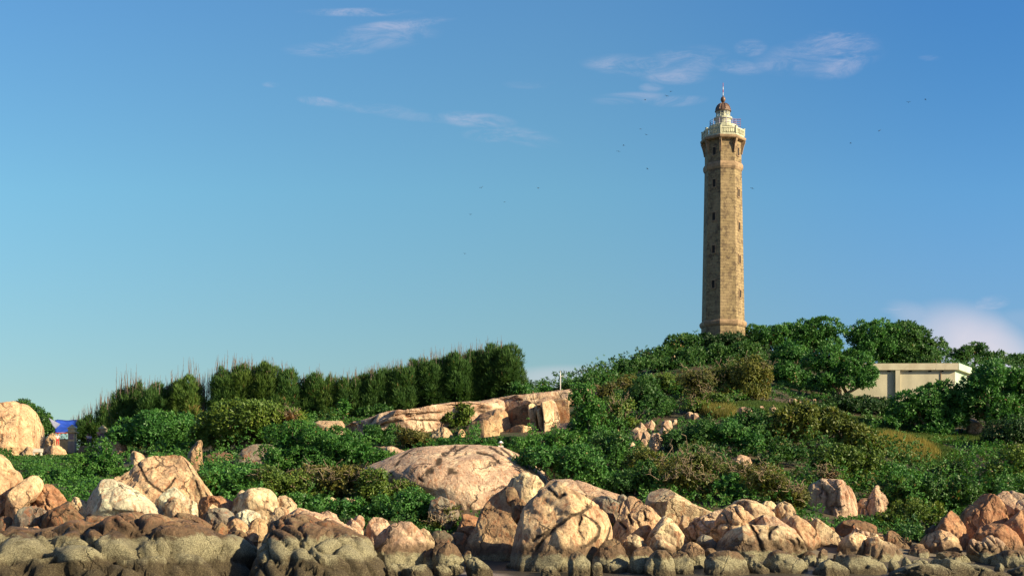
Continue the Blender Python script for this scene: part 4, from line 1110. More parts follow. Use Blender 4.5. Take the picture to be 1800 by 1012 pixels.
def crown_arrays(blobs, style, seed, dens=1.0):
    """blobs: (centre xyz, radii xyz)"""
    rg = np.random.default_rng(seed)
    k, L, Wd, flare, up, cd, ls = STYLE[style]
    lumps = []
    for c, r in blobs:
        r = np.array(r); c = np.array(c)
        nl = 10 if style != 'needle' else 14
        nl = int(nl * max(1.0, min(2.4, (r.max() / 2.2))))
        for d in rand_dirs(nl, rg, -.45):
            q = rg.uniform(ls * .7, ls * 1.3)
            lr = r * q
            m = (lr.prod()) ** (1 / 3)
            lr = lr * .45 + m * .55
            if style == 'needle':
                lr = lr * np.array([.8, .8, 1.5])
            lumps.append((c + d * (r * (1 - q * .62)) * rg.uniform(.88, 1.1), lr, c))
    Cs, Ns, vb = [], [], []
    for i, (c, r, pc) in enumerate(lumps):
        area = 4 * math.pi * ((r[0] * r[1] + r[0] * r[2] + r[1] * r[2]) / 3)
        n = max(6, int(area * cd * dens))
        d = rand_dirs(n, rg, -.75)
        p = c + d * r * rg.uniform(.86, 1.06, (n, 1))
        keep = np.ones(n, bool)
        for j, (c2, r2, _) in enumerate(lumps):
            if j != i and np.abs(c - c2).max() < (r + r2).max():
                keep &= (((p - c2) / r2) ** 2).sum(1) > .62
        p, d = p[keep], d[keep]
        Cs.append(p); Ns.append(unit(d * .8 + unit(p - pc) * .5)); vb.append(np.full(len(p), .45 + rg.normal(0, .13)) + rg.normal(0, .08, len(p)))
    C = np.concatenate(Cs); N = np.concatenate(Ns); vb = np.concatenate(vb)
    V, Fc, va = leaves(C, N, k, L, Wd, flare, up, rg, vb)
    # inner foliage that closes the crown
    Ci = []
    for c, r in blobs:
        vol = np.prod(r)
        n = int(min(2200, 60 + 24 * vol))
        Ci.append(np.array(c) + rand_dirs(n, rg, -.7) * np.array(r) * rg.uniform(.2, .66, (n, 1)))
    Ci = np.concatenate(Ci)
    s = 1.0
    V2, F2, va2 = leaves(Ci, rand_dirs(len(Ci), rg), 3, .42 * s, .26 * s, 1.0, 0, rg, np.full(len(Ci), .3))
    return np.concatenate([V, V2]), np.concatenate([Fc, F2 + len(V)]), np.concatenate([va, va2])


def hitY(u, v, y0=97, y1=232):
    ys = np.arange(y0, y1, .5)
    z = height((u - 900) / F * ys, ys)
    ray = EYE + (HORV - v) / F * ys
    w = np.nonzero(z >= ray)[0]
    return float(ys[w[0]]) if len(w) else None


def limb_pts(a, b, rg, n=5, wob=.12, sag=.15):
    a = Vector(a); b = Vector(b); L = (b - a).length
    out = []
    for i in range(n + 1):
        t = i / n
        p = a.lerp(b, t)
        if 0 < i < n:
            p += Vector(rg.normal(size=3) * wob * L * .5) + Vector((0, 0, sag * L * math.sin(math.pi * t)))
        out.append(p)
    return out


PLANTS = []


def plant(label, cat, name, tone, style, Y, blobs, group=None, auto=True, dens=1.0, trunk=.10, bark='bark', depth=.85, bare=0, leaf='leaf'):
    seed = len(PLANTS) * 31 + 5
    rg = np.random.default_rng(seed)
    vb = max(b[1] + b[3] for b in blobs); ub = sum(b[0] for b in blobs) / len(blobs)
    if auto:
        h = hitY(ub, vb - 4)
        if h: Y = h + .35 * max(b[2] for b in blobs) / F * h
        blobs = [(b[0], b[1] - b[3] * .1, b[2] * 1.15, b[3] * 1.2) for b in blobs]
    bl = []
    for i, (u, v, ru, rv) in enumerate(blobs):
        yy = Y + rg.uniform(-.35, .35) * ru / F * Y
        c = P(u, v, yy)
        rx, rz = ru / F * yy, rv / F * yy
        bl.append((c, (rx, min(rx, 1.6 * max(rx, rz)) * depth, rz)))
    gx = float(np.mean([b[0][0] for b in bl])); gz = float(height(gx, Y))
    low = min(b[0][2] - b[1][2] for b in bl)
    base = Vector((gx, Y, min(gz, low + .6) - .25))
    root = empty(name, base)
    tag(root, label, cat, group)
    V, Fc, va = crown_arrays([(np.array(c) - np.array(base), r) for c, r in bl], style, seed, dens)
    o = link('crown' if cat == 'tree' else 'foliage', npmesh(name + '_foliage', V, Fc, va), M[leaf], root)
    t = GREEN[tone]; j = rg.uniform(.9, 1.12)
    o.color = (t[0] * j, t[1] * j, t[2] * j, 1)
    # stems and limbs
    mb = MB()
    for i, (c, r) in enumerate(bl):
        tip = Vector(c) - base
        foot = Vector((rg.uniform(-.2, .2), rg.uniform(-.2, .2), 0)) if cat == 'tree' else Vector((tip.x * .3, tip.y * .3, 0))
        th = trunk * (1.6 if cat == 'tree' else 1)
        mb.tube(limb_pts(foot, tip, rg, 6), list(np.linspace(th, th * .35, 7)), 6)
        for q in range(4 if cat == 'tree' else 3):
            d = Vector(rand_dirs(1, rg, -.1)[0])
            e = tip + Vector((d.x * r[0], d.y * r[1], d.z * r[2])) * .85
            mb.tube(limb_pts(tip.lerp(foot, .3), e, rg, 4), list(np.linspace(th * .4, th * .12, 5)), 5)
    mb.build('trunk' if cat == 'tree' else 'stems', M[bark], root, True)
    if bare:
        mb = MB()
        for i in range(bare):
            c, r = bl[rg.integers(len(bl))]
            d = rand_dirs(1, rg, -.2)[0]; d[1] = -abs(d[1]) * .9 - .3; d /= np.linalg.norm(d)
            s = Vector(c) - base + Vector(tuple(d * np.array(r) * .6))
            e = Vector(c) - base + Vector(tuple(d * np.array(r) * rg.uniform(1.0, 1.2))) + Vector((rg.uniform(-.6, .6), 0, rg.uniform(-.3, .9)))
            pts = limb_pts(s, e, rg, 5, .3, .1)
            mb.tube(pts, list(np.linspace(.042, .014, 6)), 4)
            for q in range(3):
                a = pts[rg.integers(1, 5)]
                mb.tube(limb_pts(a, a + Vector((rg.uniform(-.7, .7), rg.uniform(-.5, .1), rg.uniform(-.1, .8))), rg, 3, .3), [.03, .025, .02, .012], 4)
        mb.build('bare_branches', M['bark'], root, True)
    PLANTS.append(root)
    return root


SH = 'leafy shrubs on the slope'
def shrub(label, tone, Y, blobs, style='small', **k):
    f = k.pop('force', True)
    if not any(w in label for w in ('casuarina row', 'skyline', 'hedge', 'awning', 'last casuarina')): k['auto'] = f
    return plant(label, 'shrub', 'shrub', tone, style, Y, blobs, **k)
def tree(label, tone, Y, blobs, style='broad', name='broadleaf_tree', **k):
    k.setdefault('trunk', .2)
    return plant(label, 'tree', name, tone, style, Y, blobs, **k)


# left side
shrub('rounded mound of bright green creeper between the bench and the orange pyramid boulder', 'creeper', 138, [(183, 817, 42, 44), (145, 838, 45, 36), (85, 852, 60, 28), (225, 842, 28, 24), (140, 868, 60, 20)], 'creeper', force=False)
tree('dark rounded tree behind the towering egg-shaped boulder and blue awning', 'deep', 214, [(38, 748, 36, 42), (64, 745, 26, 30), (84, 754, 16, 24), (15, 760, 30, 40)], auto=False)
shrub('glossy green spreading shrub right of the right gate pillar', 'glossy', 172, [(222, 766, 36, 20), (268, 764, 42, 26), (315, 766, 40, 26), (296, 784, 36, 16)], 'broad', auto=False, bark='bark')
shrub('reddish dry twiggy bush under the glossy spreading shrub', 'dry', 166, [(240, 784, 22, 12)], 'twiggy', auto=False, bare=8, dens=.4)
tree('big spreading yellow-green tree leaning over the shaded boulder', 'lime', 156, [(398, 748, 52, 34), (450, 738, 62, 30), (500, 748, 42, 26), (366, 762, 32, 30), (425, 768, 60, 24), (470, 765, 40, 26)], auto=False, style='broad')
shrub('small reddish-brown dry bush on the right shoulder of the spreading tree', 'dry', 154, [(506, 735, 18, 13)], 'twiggy', auto=False, bare=6, dens=.6)
shrub('smooth blanket of creeper running down the slope toward the flat-domed rock', 'creeper', 148, [(520, 790, 55, 38), (575, 790, 58, 32), (630, 802, 50, 26), (672, 806, 24, 12), (500, 812, 50, 28), (560, 820, 60, 24)], 'creeper', auto=False)
shrub('dense bush right behind the orange pyramid boulder', 'glossy', 126, [(385, 852, 40, 28), (432, 852, 42, 28), (398, 872, 36, 18)], 'small')
shrub('mixed green bush above the round cream boulder', 'lime', 124, [(478, 852, 44, 26), (520, 862, 40, 26)], 'small', bare=5)
shrub('scrubby bush with bare pale branches in the middle of the left slope', 'olive', 121, [(560, 858, 48, 26), (605, 852, 46, 22)], 'small', bare=16)
shrub('olive green bush trailing down from the flat-domed rock', 'lime', 119, [(650, 862, 44, 26), (690, 876, 38, 24)], 'small', bare=4)
shrub('dense dark green bush above the barnacled boulder', 'glossy', 113, [(702, 896, 38, 24), (738, 892, 36, 24), (762, 900, 24, 20)], 'small', auto=False)
shrub('low green bush behind the rounded pink boulders', 'glossy', 112, [(560, 893, 42, 14), (620, 898, 46, 14), (520, 888, 26, 14)], 'small', auto=False)
shrub('yellowish half-dry bush beside the rust-red rock step', 'yellow', 109.5, [(785, 908, 24, 20), (772, 922, 26, 14)], 'twiggy', auto=False, bare=10)
shrub('dark low shrub above the left end of the flat-domed rock', 'deep', 150, [(680, 772, 34, 18), (655, 765, 22, 12)], 'small', auto=False)
shrub('reddish-tipped low shrub above the middle of the flat-domed rock', 'olive', 149, [(722, 774, 34, 17), (748, 782, 16, 9)], 'small', auto=False)
shrub('round bush growing on the ledge left of the brown cliff blocks', 'lime', 149, [(812, 734, 20, 16), (800, 744, 16, 12)], 'broad', auto=False)
shrub('small sprawling bush on the ridge left of the round ledge bush', 'deep', 158, [(842, 728, 16, 6)], 'small', auto=False)
shrub('pale green sapling at the foot of the casuarina row', 'creeper', 178, [(604, 718, 8, 15), (601, 728, 10, 9)], 'broad', auto=False)
shrub('low dark bush at the foot of the dense casuarina row', 'deep', 180, [(665, 724, 24, 11), (645, 726, 16, 8)], 'broad', auto=False)
shrub('round green bush at the right foot of the last casuarina', 'glossy', 183, [(912, 686, 20, 14), (930, 694, 14, 9)], 'small', auto=False)
shrub('thin line of green weeds along the top of the flat-domed rock', 'creeper', 142, [(800, 779, 40, 6), (850, 779, 30, 6), (905, 782, 26, 9)], 'creeper', auto=False)
# centre
shrub('creeper-covered bush at the foot of the small cliff', 'creeper', 140, [(935, 788, 34, 16), (975, 782, 38, 20), (1015, 790, 34, 22)], 'creeper', auto=False)
shrub('bright green shrub mass between the flat-domed rock and the middle gully', 'glossy', 126, [(965, 815, 45, 22), (1010, 825, 45, 28), (1050, 845, 38, 24), (935, 808, 28, 12)], 'small')
shrub('climbing green shrub hanging over the right end of the small cliff', 'creeper', 156, [(1020, 702, 26, 20), (1035, 728, 24, 24), (1030, 752, 26, 20), (1052, 775, 28, 20)], 'small', auto=False)
shrub('dark shrub patch in the gully below the pale twisted branches', 'deep', 138, [(1075, 790, 34, 24), (1100, 812, 34, 24)], 'small')
shrub('yellow-green shrub with pale twisted bare branches', 'lime', 150, [(1085, 722, 26, 20), (1068, 745, 20, 20), (1102, 742, 20, 16)], 'small', auto=False, bare=18)
shrub('bushy dark green shrub left of the rock pile', 'deep', 158, [(1140, 705, 34, 30), (1165, 722, 22, 18), (1118, 712, 24, 20)], 'small', auto=False)
shrub('mossy green shrub with a reddish dead patch below the skyline', 'olive', 170, [(1108, 682, 32, 20), (1075, 690, 26, 16)], 'small', auto=False, bare=4)
shrub('bright green pointed shrub below the lighthouse hedge', 'lime', 172, [(1165, 672, 30, 22), (1190, 690, 24, 20)], 'small', auto=False)
shrub('brownish shrub with forked pale stems below the lighthouse', 'olive', 168, [(1222, 672, 30, 22), (1232, 700, 26, 18)], 'twiggy', auto=False, bare=16, dens=1.2)
shrub('wispy brown scrub directly under the lighthouse', 'autumn', 170, [(1270, 662, 34, 20), (1285, 685, 34, 18)], 'twiggy', auto=False, bare=18, dens=1.2)
shrub('feathery light green shrub right of the brown scrub', 'yellow', 168, [(1322, 662, 32, 24), (1310, 692, 38, 18)], 'small', auto=False, bare=4)
shrub('green bush with a fallen pale branch in the middle of the hill', 'lime', 160, [(1262, 712, 30, 14), (1230, 718, 24, 12)], 'small', auto=False, bare=6)
shrub('broad shaded shrub right of the leaning pink rock', 'deep', 140, [(1205, 778, 34, 22), (1240, 768, 34, 22)], 'small')
shrub('glossy shrub in the centre of the slope above the bare pale rock', 'glossy', 141, [(1285, 772, 36, 24), (1318, 785, 28, 22)], 'small')
shrub('twiggy brown-green scrub behind the smooth tan ridged boulder', 'olive', 122, [(1195, 845, 42, 26), (1235, 862, 36, 24)], 'twiggy', bare=20, dens=1.5)
shrub('tangled autumn-coloured scrub in the middle of the slope', 'autumn', 127, [(1225, 818, 42, 22), (1262, 835, 34, 22)], 'twiggy', bare=22, dens=1.4)
shrub('green clump beside the tangled autumn-coloured scrub', 'glossy', 119, [(1292, 868, 24, 18), (1278, 852, 26, 14)], 'small')
shrub('dark green bush behind the knobbed orange boulder', 'deep', 120, [(1085, 858, 34, 20), (1130, 845, 34, 24)], 'small')
shrub('yellowish bush above the dark green one behind the knobbed orange boulder', 'yellow', 126, [(1135, 818, 32, 22), (1165, 832, 22, 18)], 'small', bare=4)
shrub('yellow-green scrub slope with bare branches above the round tan boulders', 'yellow', 118, [(1345, 848, 32, 26), (1372, 868, 30, 24), (1400, 880, 20, 22)], 'twiggy', bare=22, dens=1.5)
shrub('grey-green scrub below the bare pale rock', 'olive', 122, [(1310, 838, 30, 18), (1328, 858, 24, 18)], 'twiggy', bare=14, dens=1.3)
tree('large yellow-brown leaved tree crown spreading in the middle right of the hill', 'autumn', 138, [(1400, 738, 44, 26), (1445, 752, 48, 28), (1492, 772, 42, 26), (1528, 786, 26, 20), (1375, 762, 34, 26)], auto=False)
shrub('green drapery of leaves hanging over the streaked rock face', 'lime', 126, [(1470, 808, 40, 28), (1508, 832, 30, 26), (1525, 812, 30, 24), (1440, 816, 26, 18), (1522, 855, 16, 18)], 'small', force=False, bare=3)
shrub('tuft of dry brown twigs on the head of the streaked rock face', 'dry', 119.5, [(1455, 838, 24, 9)], 'twiggy', force=False, bare=10, dens=.7)
shrub('dark shrub left of the yellow-brown leaved tree', 'deep', 145, [(1345, 752, 32, 24), (1322, 742, 26, 16)], 'small')
shrub('hollow dark bush above the scrub slope', 'deep', 128, [(1378, 800, 34, 22), (1350, 815, 26, 18)], 'small')
shrub('small bright green bush at the foot of the streaked rock face', 'creeper', 112, [(1448, 926, 30, 9), (1424, 918, 14, 7)], 'small', force=False)
shrub('leafy bush right of the upright pink rock', 'glossy', 119, [(1592, 886, 28, 28), (1582, 850, 22, 22)], 'small', force=False)
shrub('dense green shrub above the dark gap on the right', 'lime', 116, [(1610, 905, 38, 24), (1570, 915, 30, 16)], 'small')
shrub('dark green shrub left of the pointed triangular boulder', 'deep', 118, [(1650, 880, 34, 26), (1625, 862, 30, 22)], 'small')
shrub('patch of bramble between the grass clearing and the green shrubs', 'creeper', 128, [(1560, 835, 30, 18), (1600, 848, 30, 16)], 'small')
shrub('tall rounded bright bush halfway between the grass clearing and the pointed boulder', 'glossy', 118, [(1622, 872, 34, 30), (1648, 888, 26, 22), (1604, 890, 24, 20)], 'broad', force=False)
shrub('tall rounded bush pressed against the left side of the right-hand boulder heap', 'deep', 116, [(1690, 868, 28, 28), (1675, 888, 22, 20)], 'broad', force=False)
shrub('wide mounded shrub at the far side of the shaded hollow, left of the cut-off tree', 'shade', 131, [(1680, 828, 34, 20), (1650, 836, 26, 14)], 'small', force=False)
shrub('rounded lime-green bush directly right of the upright pink rock head', 'lime', 117.5, [(1580, 868, 24, 24), (1572, 890, 20, 18)], 'broad', force=False)
shrub('dense mounded bush in the shade below the round pink rock of the upper slope', 'deep', 138, [(1345, 772, 34, 22), (1320, 786, 28, 20)], 'broad', force=False)
# skyline left of the tower
SK = 'dark shrubs along the hill skyline left of the lighthouse'
for lab, Y, bl in [('lowest skyline bush beside the white mast', 186, [(1000, 680, 20, 7), (1022, 676, 20, 9)]),
                   ('second skyline bush up from the white mast', 188, [(1045, 670, 22, 11), (1068, 668, 18, 10)]),
                   ('rounded skyline bush a third of the way up to the lighthouse', 192, [(1095, 652, 24, 14), (1118, 645, 22, 15)]),
                   ('dark domed skyline bush halfway up to the lighthouse', 196, [(1142, 636, 28, 18), (1160, 626, 22, 16)]),
                   ('taller skyline bush next to the lighthouse foot on the left', 200, [(1192, 612, 26, 19), (1214, 604, 20, 15)])]:
    shrub(lab, 'deep', Y, bl, 'broad', auto=False, group=SK)
shrub('flat-leaved bush on the skyline between the mast and the last casuarina', 'creeper', 186, [(960, 688, 24, 7), (945, 692, 14, 6)], 'small', auto=False)
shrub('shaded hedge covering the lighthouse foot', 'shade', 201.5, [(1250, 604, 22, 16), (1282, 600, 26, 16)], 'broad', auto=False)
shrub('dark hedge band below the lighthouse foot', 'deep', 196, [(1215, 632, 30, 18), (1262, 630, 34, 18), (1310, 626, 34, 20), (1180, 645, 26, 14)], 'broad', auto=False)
# right side trees
TR = 'broadleaf trees on the hilltop'
tree('broadleaf tree just right of the lighthouse on the skyline', 'glossy', 206, [(1330, 598, 34, 22), (1362, 596, 30, 20)], auto=False, group=TR)
tree('tallest rounded skyline tree right of the lighthouse', 'glossy', 207, [(1408, 588, 38, 24), (1450, 586, 36, 24), (1430, 606, 44, 20)], auto=False, group=TR)
tree('dense tree behind the left end of the flat-roofed building', 'glossy', 213, [(1510, 596, 30, 26), (1548, 598, 40, 30), (1530, 620, 50, 20)], auto=False, group=TR)
tree('large domed tree rising behind the middle of the flat-roofed building', 'deep', 214, [(1595, 602, 42, 32), (1632, 622, 34, 26), (1600, 628, 50, 22)], auto=False, group=TR)
tree('small rough-topped tree behind the right end of the flat roof', 'deep', 224, [(1690, 626, 26, 14), (1718, 616, 16, 14), (1742, 628, 22, 12)], auto=False, group=TR)
tree('lowest skyline tree at the far right', 'deep', 226, [(1785, 636, 24, 10), (1812, 636, 26, 14)], auto=False, group=TR)
tree('rounded tree with bright leaves in front of the small white roof', 'glossy', 186, [(1390, 628, 34, 20), (1382, 660, 32, 24), (1410, 672, 26, 16)], auto=False, group=TR)
tree('broad tree hiding the left end of the flat-roofed building', 'glossy', 178, [(1452, 638, 38, 26), (1498, 650, 36, 28), (1520, 668, 30, 24), (1466, 668, 38, 22)], auto=False, group=TR)
tree('big bright-leaved tree in front of the flat-roofed building', 'glossy', 160, [(1610, 714, 42, 28), (1658, 700, 38, 26), (1594, 730, 34, 22), (1650, 738, 46, 28), (1640, 756, 40, 20)], auto=False)
tree('large tree at the right of the flat-roofed building, reaching the right edge', 'glossy', 158, [(1724, 684, 34, 26), (1756, 668, 42, 28), (1795, 690, 36, 40), (1715, 712, 40, 32), (1760, 725, 44, 34)], auto=False)
tree('tree cut off by the right edge above the right-hand boulder heap', 'lime', 124, [(1795, 818, 44, 34), (1755, 835, 32, 24), (1740, 858, 32, 18), (1790, 850, 40, 24)], auto=False, style='small')
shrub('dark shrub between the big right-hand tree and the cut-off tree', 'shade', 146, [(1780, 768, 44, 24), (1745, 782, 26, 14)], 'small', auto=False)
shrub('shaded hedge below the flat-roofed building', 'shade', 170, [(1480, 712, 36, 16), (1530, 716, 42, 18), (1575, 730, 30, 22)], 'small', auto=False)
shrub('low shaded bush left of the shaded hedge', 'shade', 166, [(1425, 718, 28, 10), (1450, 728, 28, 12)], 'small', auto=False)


# casuarinas
def casuarina(label, u, vt, vb, Y, tone='pine', w=17, shoots=6, group=None, sh=22):
    root = plant(label, 'tree', 'casuarina_tree', tone, 'needle', Y,
                 [(u, vt + (vb - vt) * .36, w * 1.3, (vb - vt) * .36), (u + random.uniform(-9, 9), vt + (vb - vt) * .46, w * 1.25, (vb - vt) * .40), (u + random.uniform(-5, 5), vt + (vb - vt) * .72, w * 1.5, (vb - vt) * .36)],
                 group=group, auto=False, trunk=.09, bark='dark_bark', leaf='needle', depth=1.1, dens=.8)
    rg = np.random.default_rng(int(u * 7))
    mb = MB()
    for i in range(int(shoots * 1.6) + 2):
        uu = u + rg.uniform(-w, w)
        s = PV(uu, vt + rg.uniform(6, 18), Y + rg.uniform(-1, 1)) - root.location
        hh = rg.uniform(.5, 1.15) * sh / F * Y
        e = s + Vector((rg.uniform(-.25, .25), rg.uniform(-.2, .2), hh + 10 / F * Y))
        pts = limb_pts(s, e, rg, 4, .03, 0)
        mb.tube(pts, [.042, .036, .03, .02, .01], 4)
        for q in range(4):
            a = pts[1].lerp(pts[3], rg.uniform(0, 1))
            mb.tube([a, a + Vector((rg.uniform(-.22, .22), 0, rg.uniform(.25, .6)))], [.016, .007], 3)
    mb.build('bare_shoots', M['dead'], root)
    return root


CS = 'casuarina trees in the row behind the rocks'
for lab, u, vt, vb, tone, w, sh, n in [
        ('low casuarina beside the right gate pillar, leftmost of the row', 158, 738, 800, 'pine', 18, 30, 10),
        ('short casuarina with many bare shoots above the right gate pillar', 188, 718, 785, 'pine', 18, 34, 16),
        ('casuarina with two dark tufted tops left of the gap', 222, 690, 770, 'pine', 19, 44, 14),
        ('narrow casuarina tuft standing just before the first lit casuarina', 244, 680, 765, 'pine', 9, 18, 5),
        ('dark casuarina left of the big sunlit olive one', 276, 684, 765, 'pine', 17, 24, 8),
        ('dark casuarina touching the left side of the sunlit olive one', 303, 680, 762, 'pine', 16, 26, 8),
        ('big sunlit olive casuarina left of the brown dead stand', 330, 670, 758, 'pine_light', 21, 40, 7),
        ('dark bushy casuarina right of the brown dead stand', 398, 652, 752, 'pine', 19, 32, 12),
        ('sunlit casuarina above the spreading yellow-green tree', 428, 648, 745, 'pine_light', 21, 24, 9),
        ('tall sunlit casuarina with a ragged right side', 466, 648, 760, 'pine_light', 24, 20, 8),
        ('casuarina just left of the notch in the row', 500, 654, 765, 'pine', 19, 20, 7),
        ('small dark casuarina in the notch of the row', 533, 672, 762, 'pine', 11, 16, 5),
        ('dark casuarina right of the notch', 556, 664, 755, 'pine', 15, 22, 6),
        ('broad casuarina with a sunlit right flank over bare stems', 582, 668, 752, 'pine_light', 19, 18, 6)]:
    casuarina(lab, u, vt, vb if u > 200 else vb - 12, 206 if u < 215 else 192 if u < 260 else 188, tone, (w if u > 200 else w * .8) * .95, n, CS, sh)
DENSE = [(614, 671, 738), (638, 665, 738), (662, 661, 737), (686, 655, 735), (710, 650, 733), (735, 643, 731), (760, 637, 728), (785, 632, 725), (811, 626, 721), (838, 621, 717), (866, 616, 712)]
for i, (u, vt, vb) in enumerate(DENSE):
    casuarina('dark green casuarina packed in the dense unbroken stretch above the long rock ridge', u, vt, vb, 187 + (i % 2) * 1.2, 'pine', 17, 5, CS + ', dense stretch', 24)
for i in range(len(DENSE) - 1):
    (u, vt, vb), (u2, vt2, vb2) = DENSE[i], DENSE[i + 1]
    casuarina('dark green casuarina packed in the dense unbroken stretch above the long rock ridge', (u + u2) / 2, (vt + vt2) / 2 + 2, (vb + vb2) / 2, 190.5, 'pine', 15, 4, CS + ', dense stretch', 24)
casuarina('casuarina half hidden behind the gap between the sunlit olive casuarina and the two-tufted one', 260, 690, 765, 193, 'pine', 15, 8, CS, 24)
casuarina('casuarina filling the space behind the two tallest sunlit casuarinas', 447, 652, 750, 191, 'pine', 15, 5, CS, 18)
casuarina('casuarina filling the space between the notch and the broad sunlit-flanked one', 570, 670, 750, 191, 'pine', 13, 4, CS, 18)
casuarina('rightmost casuarina, ending the row in a steep edge against the sky', 896, 613, 706, 186, 'pine', 19, 3, CS, 10)
casuarina('casuarina just left of the rightmost one, slightly darker', 876, 618, 708, 188, 'pine', 14, 3, CS, 12)


def dead_stand(label, u0, u1, vt, vb, n, Y, group=None):
    rg = np.random.default_rng(int(u0))
    X = ((u0 + u1) / 2 - 900) / F * Y
    base = Vector((X, Y, EYE + (HORV - vb) / F * Y - .3))
    root = empty('dead_sapling_stand', base)
    tag(root, label, 'dead saplings', group)
    mb = MB()
    for i in range(n):
        uu = rg.uniform(u0, u1)
        s = PV(uu, vb + rg.uniform(-8, 6), Y + rg.uniform(-1.5, 1.5)) - base
        t = vt(uu) if callable(vt) else vt
        e = PV(uu + rg.uniform(-5, 5), t + abs(rg.normal(0, 9)) - 4, Y + rg.uniform(-1.5, 1.5)) - base
        pts = limb_pts(s, e, rg, 5, .025, 0)
        mb.tube(pts, [.05, .045, .04, .03, .02, .009], 4)
        for q in range(7):
            a = pts[1].lerp(pts[4], rg.uniform(0, 1))
            mb.tube([a, a + Vector((rg.uniform(-.3, .3), rg.uniform(-.1, .1), rg.uniform(.4, 1.0)))], [.02, .008], 3)
    mb.build('bare_stems', M['dead'], root)


dead_stand('brown leafless stand of saplings between the sunlit olive casuarina and the dark bushy one', 346, 386, lambda u: 660 - (u - 346) * .45, 748, 70, 188.5)
dead_stand('thin grey leafless saplings rising left of the casuarinas above the blue awning', 122, 182, lambda u: 738 - (u - 122) * .85, 770, 34, 207)
dead_stand('leafless saplings sticking up above the two dark tufted casuarinas', 190, 250, lambda u: 690 - (u - 190) * .5, 745, 44, 195)


# undergrowth that carpets the hill
def inside(px, py, poly):
    c = np.zeros(len(px), bool)
    x, y = poly[:, 0], poly[:, 1]
    j = len(x) - 1
    for i in range(len(x)):
        c ^= ((y[i] > py) != (y[j] > py)) & (px < (x[j] - x[i]) * (py - y[i]) / (y[j] - y[i] + 1e-9) + x[i])
        j = i
    return c


def lump_h(X, Y, seed=3):
    Pn = np.stack([X, Y, np.zeros_like(X)], 1)
    b = 1 - np.abs(vnoise(Pn * .34, seed)); b2 = 1 - np.abs(vnoise(Pn * 1.0, seed + 1))
    return np.clip(2.7 * b ** 2.6 + .6 * b2 - .5, 0, 3.6) * (.5 + .8 * np.clip(vnoise(Pn * .11, seed + 2) + .5, 0, 1))


# open ground kept clear of undergrowth (hill positions of the grass clearing, lawn, yard)
def clearing(X, Y):
    c = np.zeros(len(X), bool)
    for (u, Yc, rx, ry) in [(1610, 146, 3.8, 7.5), (1255, 155, 1.6, 4), (60, 192, 6.5, 6), (1560, 161, 5, 5), (1660, 156, 5, 4), (1392, 128.5, 2.2, 4.5), (1345, 160, 3, 3), (1380, 163, 5, 2.5), (150, 196, 7, 5)]:
        Xc = (u - 900) / F * Yc
        c |= ((X - Xc) / rx) ** 2 + ((Y - Yc) / ry) ** 2 < 1
    return c


def undergrowth(name, label, tone, n, y0, y1, style, mask, hs=1.0, seed=11, k=None):
    rg = np.random.default_rng(seed)
    Y = y0 + (y1 - y0) * rg.uniform(0, 1, n) ** 1.15
    X = rg.uniform(-.48, .48, n) * (Y + 14)
    keep = mask(X, Y, rg) & ~clearing(X, Y)
    X, Y = X[keep], Y[keep]
    low = np.ones(len(X))
    for poly, ry, rd in ROCKS:
        if ry < 104: continue
        xc = (poly[:, 0].mean() - 900) / F * ry; xr = (poly[:, 0].max() - poly[:, 0].min()) / 2 / F * ry + .8
        front = (np.abs(X - xc) < xr) & (Y < ry + rd) & (Y > ry - rd - 9)
        low[front] = np.minimum(low[front], .12 + .5 * np.clip((ry - rd - Y[front]) / 9, 0, 1))
    for (u0, u1, ya, yb) in [(20, 215, 158, 204), (20, 262, 118, 160), (1395, 1570, 103, 115), (845, 925, 126, 150), (1470, 1700, 166, 192), (590, 1040, 148, 168), (600, 1000, 168, 186), (1240, 1290, 186, 206)]:
        z_ = (900 + X / Y * F > u0) & (900 + X / Y * F < u1) & (Y > ya) & (Y < yb)
        low[z_] = np.minimum(low[z_], .15)
    hs = hs * low
    h = lump_h(X, Y) * hs
    e = .25
    base = height(X, Y)
    gx = (height(X + e, Y) + lump_h(X + e, Y) * hs - base - h) / e
    gy = (height(X, Y + e) + lump_h(X, Y + e) * hs - base - h) / e
    N = unit(np.stack([-gx, -gy, np.ones_like(gx)], 1))
    if style != 'twiggy':
        kp = (h > .42 * hs) | (rg.uniform(0, 1, len(X)) < .22)
        X, Y, h, base, N = X[kp], Y[kp], h[kp], base[kp], N[kp]
    Z = base + h * rg.uniform(.7, 1.02, len(X))
    # bare where a rock stands
    px = 900 + X / Y * F; py = HORV - (Z + .15 - EYE) / Y * F
    ok = np.ones(len(X), bool)
    for poly, ry, rd in ROCKS:
        nearby = (Y > ry - rd * 1.25 - 1.0) & (Y < ry + rd)
        if nearby.any():
            s = np.nonzero(nearby & ok)[0]
            ok[s[inside(px[s], py[s], poly)]] = False
    X, Y, Z, N = X[ok], Y[ok], Z[ok], N[ok]
    kk, L, Wd, flare, up, cd, ls = STYLE[style]
    vb = .45 + .22 * vnoise(np.stack([X, Y, np.zeros_like(X)], 1) * .5, 77)
    V, Fc, va = leaves(np.stack([X, Y, Z], 1), N, k or kk, L * 1.1, Wd * 1.15, flare, up, rg, vb)
    o = link(name, npmesh(name, V, Fc, va), M['leaf'])
    t = GREEN[tone]; o.color = (*t, 1)
    tag(o, label, 'undergrowth', kind='stuff')


def patch(X, Y, s, seed):
    return vnoise(np.stack([X, Y, np.zeros_like(X)], 1) * s, seed)


